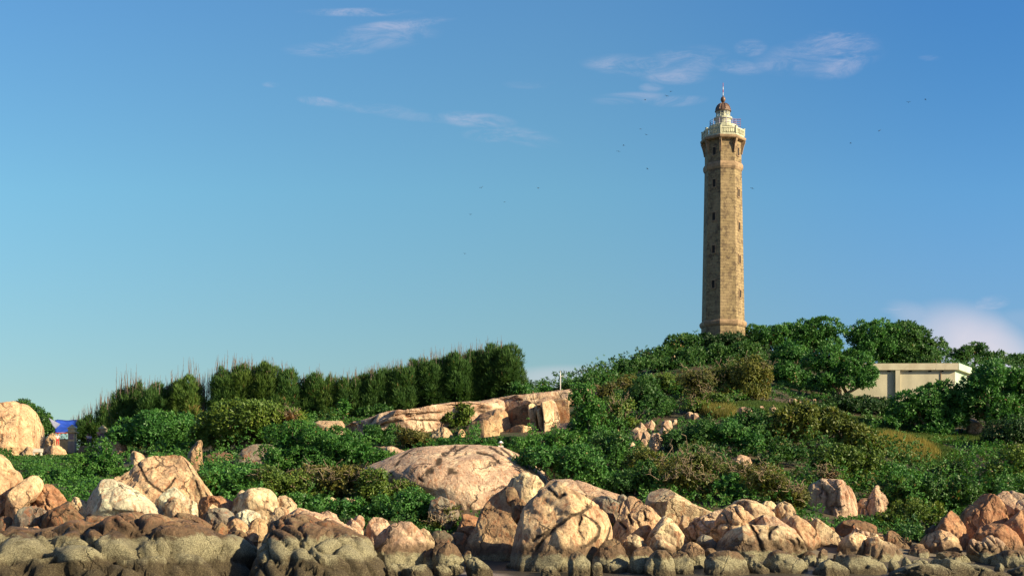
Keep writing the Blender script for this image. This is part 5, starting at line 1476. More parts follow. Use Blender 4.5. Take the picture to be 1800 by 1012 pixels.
U = lambda X, Y: 900 + X / Y * F
undergrowth('creeping_undergrowth', 'bright green creepers carpeting the hillside', 'creeper', 125000, 101, 216, 'creeper',
            lambda X, Y, rg: (patch(X, Y, .09, 21) > -.15) & (height(X, Y) > 1.7), k=7)
undergrowth('dark_undergrowth', 'darker mixed leaves growing all over the slope', 'deep', 100000, 101, 222, 'small',
            lambda X, Y, rg: (patch(X, Y, .09, 21) < .12) & (height(X, Y) > 1.6), k=7)
undergrowth('dry_undergrowth', 'straw and olive coloured scrub mixed into the slope', 'autumn', 50000, 105, 200, 'twiggy',
            lambda X, Y, rg: (patch(X, Y, .13, 33) > .12) & (U(X, Y) > 560), .9, k=6)


def grass(name, label, n, tone, spots, L=.5, seed=5):
    rg = np.random.default_rng(seed)
    Xs, Ys = [], []
    for (u, Yc, rx, ry, w) in spots:
        m = int(n * w)
        a = rg.uniform(0, 2 * math.pi, m); r = np.sqrt(rg.uniform(0, 1, m)) * 1.1
        Xs.append((u - 900) / F * Yc + r * rx * np.cos(a)); Ys.append(Yc + r * ry * np.sin(a))
    X = np.concatenate(Xs); Y = np.concatenate(Ys); Z = height(X, Y) - .03
    C = np.stack([X, Y, Z], 1); N = unit(np.stack([rg.normal(0, .3, len(X)), rg.normal(0, .3, len(X)), np.ones(len(X))], 1))
    V, Fc, va = leaves(C, N, 5, L, .035, .22, .3, rg, .5 + .3 * patch(X, Y, .4, 9))
    o = link(name, npmesh(name, V, Fc, np.minimum(va, .94)), M['grass'])
    o.color = (*GREEN[tone], 1)
    tag(o, label, 'grass', kind='stuff')


GREEN['straw'] = (.20, .20, .06)
GREEN['meadow'] = (.07, .13, .03)
grass('tall_grass', 'tall straw-yellow grass in the clearing right of the yellow-brown tree', 14000, 'straw', [(1592, 147, 2.4, 5.5, .75), (1262, 155, 1.5, 3, .25)], .85)
grass('short_grass', 'short green grass in the clearings and on the lawn', 34000, 'meadow', [(1560, 161, 5, 5, .14), (1660, 156, 5, 4, .1), (1625, 146, 3.2, 7.5, .4), (60, 192, 6.5, 6, .25), (1380, 163, 5, 2.5, .12), (1345, 160, 3, 3, .08), (150, 196, 7, 5, .15)], .3, 6)

# ------------------------------------------------------------------ lighthouse
TX, TY = (1271 - 900) / F * 206, 206.0
TS = 206 / F                      # metres per photo pixel at the tower
def tz(v): return EYE + (HORV - v) * TS
OCT = R(6.7)                      # one face looks almost at the viewer


def masonry_material():
    m, q, b = new_mat('granite_masonry')
    uv = q.node('ShaderNodeUVMap'); uv.uv_map = 'UVMap'
    br = q.node('ShaderNodeTexBrick')
    q.l.new(uv.outputs[0], br.inputs['Vector'])
    br.inputs['Scale'].default_value = 1.0
    br.inputs['Brick Width'].default_value = .95
    br.inputs['Row Height'].default_value = .42
    br.inputs['Mortar Size'].default_value = .018
    br.inputs['Mortar Smooth'].default_value = .3
    br.inputs['Bias'].default_value = -.1
    br.inputs['Color1'].default_value = (.32, .235, .13, 1)
    br.inputs['Color2'].default_value = (.24, .17, .09, 1)
    br.inputs['Mortar'].default_value = (.19, .135, .085, 1)
    br.offset = .5
    g = q.node('ShaderNodeNewGeometry')
    n = q.noise(g.outputs['Position'], 1.6, 7, .68, .4)
    n2 = q.noise(q.vscale(g.outputs['Position'], (1, 1, .35)), .55, 6, .6, .6)
    n3 = q.noise(q.vscale(uv.outputs[0], (1.3, 2.8, 1)), 1.0, 3, .6)
    c = q.mix(q.m('MULTIPLY', q.step(n, .48, .60), .8), br.outputs['Color'], (.11, .072, .048))
    c = q.mix(q.m('MULTIPLY', q.step(n3, .56, .66), .65), c, (.08, .055, .04))
    c = q.mix(q.m('MULTIPLY', q.step(n2, .48, .66), .5), c, (.40, .29, .17))
    q.l.new(c, b.inputs['Base Color'])
    b.inputs['Roughness'].default_value = .9
    h = q.m('ADD', q.m('MULTIPLY', br.outputs['Fac'], -1.0), q.m('MULTIPLY', n, .8))
    bump(q, b, h, .8, .06)
    return m


M['masonry'] = masonry_material()
M['stone_trim'] = plain('stone_trim', (.31, .205, .125), .9, .35, 1.8, bmp=.04)
M['pale_paint'] = plain('weathered_cream_paint', (.48, .47, .35), .75, .3, 1.6, bmp=.02, stretch=(1, 1, .3))
M['copper'] = plain('copper_sheet', (.155, .088, .062), .5, .35, 2.0, metal=.2, bmp=.02)
M['rail_violet'] = plain('violet_rail_paint', (.24, .20, .42), .5, .15, 4, bmp=0)
M['window_dark'] = plain('dark_window', (.02, .015, .013), .9, .2, 3, bmp=0)
M['rod_red'] = plain('red_painted_rod', (.45, .07, .06), .5, .1, 4, bmp=0)
M['rod_white'] = plain('white_painted_rod', (.7, .66, .68), .5, .1, 4, bmp=0)


def glass_material():
    m, q, b = new_mat('lantern_glass')
    b.inputs['Base Color'].default_value = (.8, .85, .86, 1)
    b.inputs['Roughness'].default_value = .05
    tr = q.node('ShaderNodeBsdfTransparent')
    ms = q.node('ShaderNodeMixShader'); ms.inputs[0].default_value = .3
    q.l.new(tr.outputs[0], ms.inputs[1]); q.l.new(b.outputs[0], ms.inputs[2])
    out = [n for n in q.n if n.type == 'OUTPUT_MATERIAL'][0]
    q.l.new(ms.outputs[0], out.inputs[0])
    return m


M['glass'] = glass_material()


def oct_uv(o, ap_scale=1.0):
    me = o.data
    uvl = me.uv_layers.new(name='UVMap')
    for p in me.polygons:
        n = p.normal
        t = Vector((n.y, -n.x, 0))
        t = t.normalized() if t.length > .1 else Vector((1, 0, 0))
        for li in p.loop_indices:
            v = me.vertices[me.loops[li].vertex_index].co
            uvl.data[li].uv = (v.dot(t) + (p.index % 8) * .37, v.z)


def lighthouse():
    base = Vector((TX, TY, tz(612)))
    root = empty('lighthouse', base)
    tag(root, 'tall octagonal granite lighthouse with a cream balcony and copper dome on the hilltop', 'lighthouse')
    z = lambda v: tz(v) - base.z
    corner = OCT + math.pi / 8

    def ring(name, prof, mat, n=8, parent=root, smooth=False, uv=False, rot=corner, bevel=0):
        mb = MB(); mb.lathe([(r * TS, z(v)) for r, v in prof], n, rot=rot)
        o = mb.build(name, mat, parent, smooth, bevel)
        if uv: oct_uv(o)
        return o
    ring('plinth', [(38.5, 640), (38.5, 576)], M['masonry'], uv=True)
    ring('base_cornice', [(39.5, 576), (41.5, 573), (41.8, 569), (39.5, 566)], M['stone_trim'])
    ring('shaft', [(37.6, 566), (32.6, 303)], M['masonry'], uv=True)
    ring('belt_course', [(33.4, 303), (35.2, 299), (35.2, 294), (33.2, 290)], M['stone_trim'])
    ring('watch_storey', [(32.2, 290), (32.2, 252)], M['masonry'], uv=True)
    # corner corbels under the gallery
    for k in range(8):
        a = corner + k * math.pi / 4
        mb = MB()
        rad = Vector((math.sin(a), -math.cos(a), 0)); tan = Vector((math.cos(a), math.sin(a), 0))
        prof = [(30.5, 274), (33.6, 274), (34.6, 268), (36.6, 260), (38.6, 255), (39.4, 252), (30.5, 252)]
        wv = .15
        vs = []
        for s in (-1, 1):
            for r, v in prof:
                vs.append(rad * r * TS + tan * wv * s + Vector((0, 0, z(v))))
        n = len(prof)
        fs = [tuple(range(n)), tuple(range(2 * n - 1, n - 1, -1))] + [(i, i + n, (i + 1) % n + n, (i + 1) % n) for i in range(n)]
        mb.add(vs, fs)
        mb.build('corbel', M['stone_trim'], root)
    ring('gallery_floor', [(33.5, 252), (39.0, 251), (40.2, 249.5), (40.2, 246.5), (38.4, 245.5)], M['stone_trim'])
    # balustrade
    bal = ring('balustrade', [(37.4, 245.5), (37.4, 242.5), (35.4, 242.3)], M['pale_paint'])
    mbr = MB()
    ro, ri = 37.6 * TS, 35.0 * TS
    for k in range(8):
        a0, a1 = corner + k * math.pi / 4, corner + (k + 1) * math.pi / 4
        pts = []
        for (r, v) in ((ri, 234.2), (ro, 234.2), (ro, 231.6), (ri, 231.6)):
            for a in (a0, a1):
                pts.append(Vector((math.sin(a) * r, -math.cos(a) * r, z(v))))
        mbr.add(pts, [(0, 1, 3, 2), (2, 3, 5, 4), (4, 5, 7, 6), (6, 7, 1, 0)])
    mbr.build('handrail', M['pale_paint'], bal)
    for k in range(8):
        a = corner + k * math.pi / 4
        c = Vector((math.sin(a), -math.cos(a), 0)) * 36.2 * TS
        mb = MB(); mb.lathe([(.17, z(243)), (.17, z(231)), (.22, z(230.8)), (.22, z(229.9)), (.1, z(229.5))], 8, (c.x, c.y), a)
        mb.build('post', M['pale_paint'], bal)
        a2 = a + math.pi / 4
        p0 = Vector((math.sin(a), -math.cos(a), 0)) * 36.0 * TS; p1 = Vector((math.sin(a2), -math.cos(a2), 0)) * 36.0 * TS
        for i in range(8):
            p = p0.lerp(p1, (i + 1) / 9)
            mb = MB(); mb.lathe([(.055, z(242.6)), (.095, z(240)), (.06, z(236)), (.08, z(234.1))], 6, (p.x, p.y))
            mb.build('baluster', M['pale_paint'], bal, True)
    # windows
    for face, vs in ((OCT + math.pi / 4, (272, 344, 402, 460, 520)), (OCT - math.pi / 4, (272, 328, 386, 443, 504))):
        for v in vs:
            R_ = (32.2 if v < 290 else 32.6 + (v - 303) / 263 * 5.0) * math.cos(math.pi / 8) * TS
            n = Vector((math.sin(face), -math.cos(face), 0)); t = Vector((math.cos(face), math.sin(face), 0))
            c = n * R_ + Vector((0, 0, z(v)))
            w, h = .24, .56
            def slab(name, w0, w1, h0, h1, d0, d1, mat, par):
                mb = MB()
                vs_ = [c + t * x + n * d + Vector((0, 0, zz)) for d in (d0, d1) for (x, zz) in ((w0, h0), (w1, h0), (w1, h1), (w0, h1))]
                mb.add(vs_, [(0, 3, 2, 1), (4, 5, 6, 7), (0, 1, 5, 4), (1, 2, 6, 5), (2, 3, 7, 6), (3, 0, 4, 7)])
                return mb.build(name, mat, par)
            fr = MB()
            win = slab('window', -w, w, -h, h, -.1, .035, M['window_dark'], root)
            slab('lintel', -w - .12, w + .12, h, h + .18, -.1, .085, M['stone_trim'], win)
            slab('sill', -w - .14, w + .14, -h - .14, -h, -.1, .12, M['stone_trim'], win)
            slab('jamb', -w - .1, -w, -h, h, -.1, .07, M['stone_trim'], win)
            slab('jamb', w, w + .1, -h, h, -.1, .07, M['stone_trim'], win)
    # lantern
    ring('lower_drum', [(23.5, 244), (23.5, 229), (25.2, 227.5), (25.2, 223.5), (23.6, 222.5)], M['pale_paint'], 16, smooth=False)
    ring('upper_drum', [(14.2, 224), (13.6, 212), (16.2, 210.5), (16.2, 208), (13.0, 207)], M['pale_paint'], 24)
    # small rail on the lower drum
    rl = MB()
    for v in (213.5, 217, 220):
        rl.tube([Vector((math.sin(a) * 23.2 * TS, -math.cos(a) * 23.2 * TS, z(v))) for a in [i * 2 * math.pi / 24 for i in range(25)]], .035, 4, False)
    rail = rl.build('drum_railing', M['rail_violet'], root)
    for i in range(12):
        a = i * 2 * math.pi / 12 + .1
        p = Vector((math.sin(a), -math.cos(a), 0)) * 23.2 * TS
        mb = MB(); mb.tube([(p.x, p.y, z(223)), (p.x, p.y, z(213))], .035, 5)
        mb.build('rail_post', M['rail_violet'], rail)
    # slatted rack on the right
    rk = MB()
    for i, v in enumerate((211.5, 215.5, 219.5, 223.5)):
        rk.box((17 * TS, -.5, z(v) - .04), (30.5 * TS, -.3, z(v) + .06), Vector((0, 0, 0)) and None)
    for x in (18.5, 29):
        rk.box((x * TS, -.44, z(229)), (x * TS + .06, -.36, z(210)))
    rack = rk.build('antenna_rack', M['rail_violet'], root)
    rack.rotation_euler = (0, R(5), 0)
    rack.rotation_euler = (0, 0, 0)
    ring('lantern_glazing', [(11.6, 207.2), (11.6, 196.5)], M['glass'], 12)
    mb = MB()
    for i in range(12):
        a = i * math.pi / 6
        p = Vector((math.sin(a), -math.cos(a), 0)) * 11.9 * TS
        mb.tube([(p.x, p.y, z(207.4)), (p.x, p.y, z(196))], .045, 5)
    for v in (206.8, 202, 197):
        mb.tube([Vector((math.sin(a) * 11.9 * TS, -math.cos(a) * 11.9 * TS, z(v))) for a in [i * math.pi / 12 for i in range(25)]], .045, 4, False)
    mb.build('lantern_frame', M['pale_paint'], root)
    ring('lamp_lens', [(2, 206.5), (5.4, 205), (6.4, 202), (5.4, 199), (2, 197.5)], M['pale_paint'], 16, smooth=True)
    ring('dome', [(13.2, 197), (14.4, 196.6), (14.4, 195), (13.6, 194.2), (12.6, 190.6), (10.6, 187), (7.6, 184), (4.2, 182.2), (1.8, 181.6), (1.6, 180)], M['copper'], 16, smooth=False)
    mb = MB()
    for i in range(8):
        a = i * math.pi / 4 + .2
        mb.tube([Vector((math.sin(a) * r * TS, -math.cos(a) * r * TS, z(v))) for r, v in [(14.0, 194.2), (12.9, 190.5), (10.9, 186.8), (7.8, 183.7), (4.2, 181.8)]], .055, 4)
    mb.build('dome_ribs', M['copper'], root)
    ring('ball_vent', [(1.6, 180.6), (3.2, 179), (4.3, 176.4), (4.3, 174), (3.0, 171.4), (1.2, 170), (.6, 168)], M['copper'], 16, smooth=True)
    for i, (v0, v1) in enumerate([(168.5, 163), (163, 158), (158, 153), (153, 146)]):
        mb = MB(); mb.tube([(0, 0, z(v0)), (0, 0, z(v1))], .055 if i < 3 else .035, 6)
        mb.build('lightning_rod', M['rod_white'] if i % 2 == 0 else M['rod_red'], root)


lighthouse()

# ------------------------------------------------------------------ flat-roofed building
M['wall_cream'] = plain('cream_render', (.50, .45, .34), .85, .16, .5, bmp=.01, stretch=(1, 1, .35))
M['wall_green'] = plain('pale_green_render', (.46, .58, .44), .85, .12, .8, bmp=.01, stretch=(1, 1, .4))


def fascia_material():
    m, q, b = new_mat('stained_fascia')
    g = q.node('ShaderNodeNewGeometry')
    n = q.noise(q.vscale(g.outputs['Position'], (1.6, 1.6, 1.3)), 1.0, 5, .7)
    n2 = q.noise(g.outputs['Position'], .7, 6, .6)
    c = q.mix(q.step(n2, .35, .65), (.46, .39, .29), (.56, .50, .38))
    c = q.mix(q.m('MULTIPLY', q.step(n, .60, .66), .8), c, (.10, .065, .045))
    q.l.new(c, b.inputs['Base Color'])
    return m


M['fascia'] = fascia_material()


def building():
    Y = 184.0
    s = Y / F
    x0, x1 = (1478 - 900) * s, (1678 - 900) * s
    zt = EYE + (HORV - 650.5) * s; zr = EYE + (HORV - 639) * s
    zb = EYE + (HORV - 712) * s - .6
    dep = 11.0
    root = empty('flat_roofed_building', (x1 - 7, Y, zb), R(-2))
    tag(root, 'cream single-storey building with a stained flat roof edge, half hidden by trees', 'building')
    ox = x1 - 7
    def bx(name, lo, hi, mat, par=root, bevel=0):
        mb = MB(); mb.box((lo[0] - ox, lo[1] - Y, lo[2] - zb), (hi[0] - ox, hi[1] - Y, hi[2] - zb))
        return mb.build(name, mat, par, bevel=bevel)
    bx('wall', (x0, Y, zb), (x1, Y + .25, zt), M['wall_cream'])
    def prism(name, poly, z0, z1, mat, par=root):
        n = len(poly)
        mb = MB(); mb.add([(x - ox, y - Y, z0 - zb) for x, y in poly] + [(x - ox, y - Y, z1 - zb) for x, y in poly],
                          [tuple(range(n))[::-1], tuple(range(n, 2 * n))] + [(i, (i + 1) % n, (i + 1) % n + n, i + n) for i in range(n)])
        return mb.build(name, mat, par)
    prism('side_wall', [(x1, Y + .02), (x1 + 3.0, Y + 5.2), (x1 + 3.0, Y + dep), (x1 + 2.75, Y + dep), (x1 + 2.75, Y + 5.3), (x1 - .2, Y + .26)], zb, zt, M['wall_green'])
    bx('rear_wall', (x0, Y + dep - .25, zb), (x1 - .25, Y + dep, zt), M['wall_cream'])
    bx('side_wall', (x0, Y + .25, zb), (x0 + .25, Y + dep - .25, zt), M['wall_cream'])
    roof = prism('roof', [(x0 - .6, Y - .46), (x1 + .35, Y - .46), (x1 + 3.6, Y + 5.1), (x1 + 3.6, Y + dep + .5), (x0 - .6, Y + dep + .5)], zt, zr, M['fascia'])
    prism('roof_edge', [(x1 + .36, Y - .48), (x1 + 3.62, Y + 5.09), (x1 + 3.59, Y + 5.11), (x1 + .33, Y - .459)], zt + .02, zr + .02, M['wall_green'], roof)
    px = (1573 - 900) * s
    bx('pilaster', (px, Y - .42, zb), (px + .58, Y, zt), M['wall_cream'])
    for u in (1560, 1597, 1631, 1652):
        cx = (u - 900) * s
        bx('air_vent', (cx, Y - .03, zt - .22), (cx + .42, Y, zt - .04), M['window_dark'])
    cx = (1652.5 - 900) * s
    bx('downpipe', (cx, Y - .1, zb), (cx + .09, Y - .01, zt), M['stone_trim'])
    wx0, wx1 = (1532 - 900) * s, (1546 - 900) * s
    z0, z1 = EYE + (HORV - 706) * s, EYE + (HORV - 697) * s
    w = bx('window', (wx0, Y - .02, z0), (wx1, Y, z1), M['window_dark'])
    bx('window_frame', (wx0 - .06, Y - .05, z1), (wx1 + .06, Y, z1 + .08), M['wall_cream'], w)
    bx('window_frame', (wx0 - .06, Y - .05, z0 - .08), (wx1 + .06, Y, z0), M['wall_cream'], w)
    # small outhouse with a pale roof further left
    Y2 = 196.0; s2 = Y2 / F
    root2 = empty('outhouse', ((1352 - 900) * s2, Y2, EYE + (HORV - 672) * s2))
    tag(root2, 'small white-roofed outhouse mostly hidden by trees left of the big building', 'building')
    b2 = root2.location
    zz0, zz1, zz2 = 0, EYE + (HORV - 650) * s2 - b2.z, EYE + (HORV - 641) * s2 - b2.z
    mb = MB(); mb.box((-1.6, 0, zz0 - .5), (3.4, 4, zz1)); mb.build('wall', M['wall_cream'], root2)
    mb = MB(); v = [(-2.0, -.4, zz1), (3.8, -.4, zz1), (3.8, 4.4, zz1), (-2.0, 4.4, zz1), (-1.6, 2, zz2), (3.4, 2, zz2)]
    mb.add(v, [(0, 1, 5, 4), (1, 2, 5), (2, 3, 4, 5), (3, 0, 4), (3, 2, 1, 0)]); mb.build('roof', M['rod_white'], root2)
    # thin pole beside it
    p = PV(1359, 645, 190); g = float(height(p.x, 190))
    mb = MB(); mb.tube([(0, 0, g - p.z), (0, 0, 17 * 190 / F)], [.06, .05], 6)
    o = mb.build('metal_pole', M['rod_white']); o.location = p
    tag(o, 'thin pale pole beside the small white-roofed outhouse', 'pole')


building()

# ------------------------------------------------------------------ white mast
def mast():
    p = PV(985, 690, 178)
    root = empty('mast', p)
    tag(root, 'slim white mast with a short cross arm on the rock ridge skyline', 'mast')
    s = 178 / F
    mb = MB(); mb.tube([(0, 0, -1), (0, 0, 29 * s), (0, 0, 39 * s)], [.075, .065, .02], 8); mb.build('pole', M['rod_white'], root, True)
    mb = MB(); mb.tube([(-.1, 0, 29 * s), (.55, 0, 28.6 * s)], .03, 5); mb.build('cross_arm', M['rod_white'], root)
    mb = MB(); mb.lathe([(.06, 28.5 * s), (.12, 28.8 * s), (.12, 29.6 * s), (.05, 30 * s)], 8); mb.build('lamp', M['rod_white'], root)


mast()

# ------------------------------------------------------------------ gate, wall, awning, bench
M['gate_render'] = plain('old_yellow_render', (.50, .42, .25), .9, .25, 2.5, bmp=.02)
M['gate_grey'] = plain('grey_cement', (.27, .25, .23), .9, .25, 2.5, bmp=.02, stretch=(1, 1, .25))
M['lettering'] = plain('faded_purple_lettering', (.16, .10, .28), .8, .3, 5, bmp=0)
M['tarp_blue'] = plain('blue_tarpaulin', (.02, .06, .40), .45, .25, .8, bmp=.05)
M['tarp_pale'] = plain('pale_blue_tarpaulin', (.38, .42, .62), .5, .2, 1, bmp=.03)
M['tarp_red'] = plain('red_hem', (.5, .06, .04), .6, .1, 2, bmp=0)
M['bench'] = plain('white_concrete', (.66, .60, .52), .8, .1, 3, bmp=.01)


def pillar(label, u, vt, Y, vb):
    s = Y / F
    z0 = EYE + (HORV - vb) * s
    root = empty('gate_pillar', ((u - 900) * s, Y, z0))
    tag(root, label, 'pillar', 'gate pillars')
    H = (vb - vt) * s
    w = .46
    mb = MB(); mb.box((-w, -w, -1.2), (w, w, H - 1.15)); mb.build('shaft', M['gate_render'], root, bevel=.02)
    mb = MB(); mb.box((-w - .02, -w - .02, -1.2), (w + .02, w + .02, H * .42)); mb.build('plinth', M['gate_grey'], root, bevel=.02)
    mb = MB()
    for i in range(3):
        zz = H * (.50 + .065 * i)
        mb.box((-w + .1, -w - .022, zz), (w - .1 - .12 * (i == 1), -w + .02, zz + .14))
    mb.build('lettering', M['lettering'], root)
    mb = MB(); mb.box((-w - .28, -w - .28, H - 1.15), (w + .28, w + .28, H - 1.0)); mb.build('ledge', M['gate_render'], root, bevel=.02)
    mb = MB(); mb.box((-w, -w, H - 1.0), (w, w, H - .55)); mb.build('neck', M['gate_render'], root)
    mb = MB(); a = w + .16
    mb.add([(-a, -a, H - .55), (a, -a, H - .55), (a, a, H - .55), (-a, a, H - .55), (-a * .3, -a * .3, H - .12), (a * .3, -a * .3, H - .12), (a * .3, a * .3, H - .12), (-a * .3, a * .3, H - .12)],
           [(3, 2, 1, 0), (4, 5, 6, 7), (0, 1, 5, 4), (1, 2, 6, 5), (2, 3, 7, 6), (3, 0, 4, 7)])
    mb.lathe([(.16, H - .12), (.2, H - .05), (.12, H)], 8)
    mb.build('pyramid_cap', M['gate_render'], root)


pillar('yellowish gate pillar with a pyramid cap and purple lettering, left of the pair', 127, 746, 196, 797)
pillar('yellowish gate pillar with a pyramid cap above the rounded brown-pink boulder, right of the pair', 181, 747, 198, 792)


def gate_things():
    s = 199 / F
    x0, x1 = (74 - 900) * s, (121 - 900) * s
    zt = EYE + (HORV - 771) * s; zb = float(height(x0 + 2, 199)) - .6
    root = empty('boundary_wall', (x0, 199, zb)); tag(root, 'low plastered boundary wall between the towering boulder and the left gate pillar', 'wall')
    mb = MB(); mb.box((0, 0, 0), (x1 - x0, .25, zt - zb - .1)); mb.build('wall', M['gate_render'], root)
    mb = MB(); mb.box((-.05, -.06, zt - zb - .1), (x1 - x0 + .05, .31, zt - zb)); mb.build('coping', M['gate_grey'], root)
    # steps between the pillars
    st = empty('steps', ((152 - 900) * 195 / F, 195, float(height((152 - 900) * 195 / F, 195)) - .3)); tag(st, 'brown wooden steps leading up between the two gate pillars', 'steps')
    for i in range(5):
        mb = MB(); mb.box((-1.5, i * .45, i * .3), (1.5, i * .45 + .45, i * .3 + .3)); mb.build('tread', M['bark'], st, bevel=.02)
    # awning
    Ya = 204.0; s = Ya / F
    g = [(-1, 0), (1, 0)]
    A = [PV(97, 738, Ya), PV(137, 738, Ya + 3), PV(134, 760, Ya - 1.5), PV(97, 760, Ya - 2.5)]
    c = A[0].copy(); c.z = float(height(c.x, c.y))
    root = empty('awning', c); tag(root, 'bright blue tarpaulin awning with a pale torn corner behind the left gate pillar', 'awning')
    n = 10
    vs = []
    for j in range(n + 1):
        for i in range(n + 1):
            a, b = i / n, j / n
            p = A[0].lerp(A[1], a).lerp(A[3].lerp(A[2], a), b)
            p = p + Vector((0, 0, -.22 * math.sin(math.pi * a) * math.sin(math.pi * b) + .05 * math.sin(a * 9 + b * 5)))
            vs.append(p - c)
    fs = [(j * (n + 1) + i, j * (n + 1) + i + 1, (j + 1) * (n + 1) + i + 1, (j + 1) * (n + 1) + i) for j in range(n) for i in range(n)]
    mb = MB(); mb.add(vs, fs); o = mb.build('canopy', M['tarp_blue'], root, True)
    so = o.modifiers.new('thick', 'SOLIDIFY'); so.thickness = .03
    mb = MB()
    q = [PV(86, 734, Ya - 3), PV(106, 745, Ya - 3.2), PV(98, 753, Ya - 3.3), PV(93, 748, Ya - 3.2)]
    q2 = [p + Vector((0, .04, 0)) for p in q]
    mb.add([p - c for p in q + q2], [(0, 1, 2, 3), (7, 6, 5, 4), (0, 4, 5, 1), (1, 5, 6, 2), (2, 6, 7, 3), (3, 7, 4, 0)])
    mb.build('pale_flap', M['tarp_pale'], root)
    mb = MB(); mb.tube([A[3] - c + Vector((0, -.03, -.05)), A[2].lerp(A[3], .35) - c + Vector((0, -.03, -.05))], .07, 6); mb.build('hem', M['tarp_red'], root)
    for (p, q) in ((A[0], 0), (A[1], 0), (A[2], 0), (A[3], .25)):
        mb = MB(); mb.tube([(p.x - c.x + q, p.y - c.y, float(height(p.x, p.y)) - c.z - .3), (p.x - c.x, p.y - c.y, p.z - c.z)], .05, 6); mb.build('pole', M['gate_grey'], root)
    for (u0, v0, u1, v1) in ((103, 761, 100, 772), (107, 761, 102, 772)):
        mb = MB(); mb.tube([PV(u0, v0, Ya - 2.3) - c, PV(u1, v1, Ya - 2.3) - c], .045, 5); mb.build('strut', M['tarp_red'], root)
    # bench
    s = 188.5 / F
    bz = EYE + (HORV - 799) * s
    root = empty('bench', ((66 - 900) * s, 188.5, bz)); tag(root, 'small white concrete bench on the lawn beside the towering boulder', 'bench')
    w = .68
    mb = MB(); mb.box((-w, -.2, .34), (w, .2, .44)); mb.build('seat', M['bench'], root, bevel=.015)
    mb = MB(); mb.box((-w, .2, .46), (w, .27, .86)); mb.build('backrest', M['bench'], root, bevel=.015)
    for x in (-w * .7, w * .7):
        mb = MB(); mb.box((x - .09, -.16, -.25), (x + .09, .2, .34)); mb.build('leg', M['bench'], root, bevel=.01)


gate_things()


# ------------------------------------------------------------------ people
SK_ = {}
def cloth(name, col):
    if name not in SK_:
        SK_[name] = plain(name, col, .8, .12, 6, bmp=0)
    return SK_[name]


def skin_mesh(name, pts, edges, rad, mat, parent, rootv=0):
    me = bpy.data.meshes.new(name)
    me.from_pydata([tuple(p) for p in pts], edges, [])
    o = link(name, me, mat, parent)
    m = o.modifiers.new('skin', 'SKIN')
    for i, r in enumerate(rad):
        me.skin_vertices[0].data[i].radius = (r, r) if not isinstance(r, tuple) else r
    me.skin_vertices[0].data[rootv].use_root = True
    s = o.modifiers.new('sub', 'SUBSURF'); s.levels = 2; s.render_levels = 2
    return o


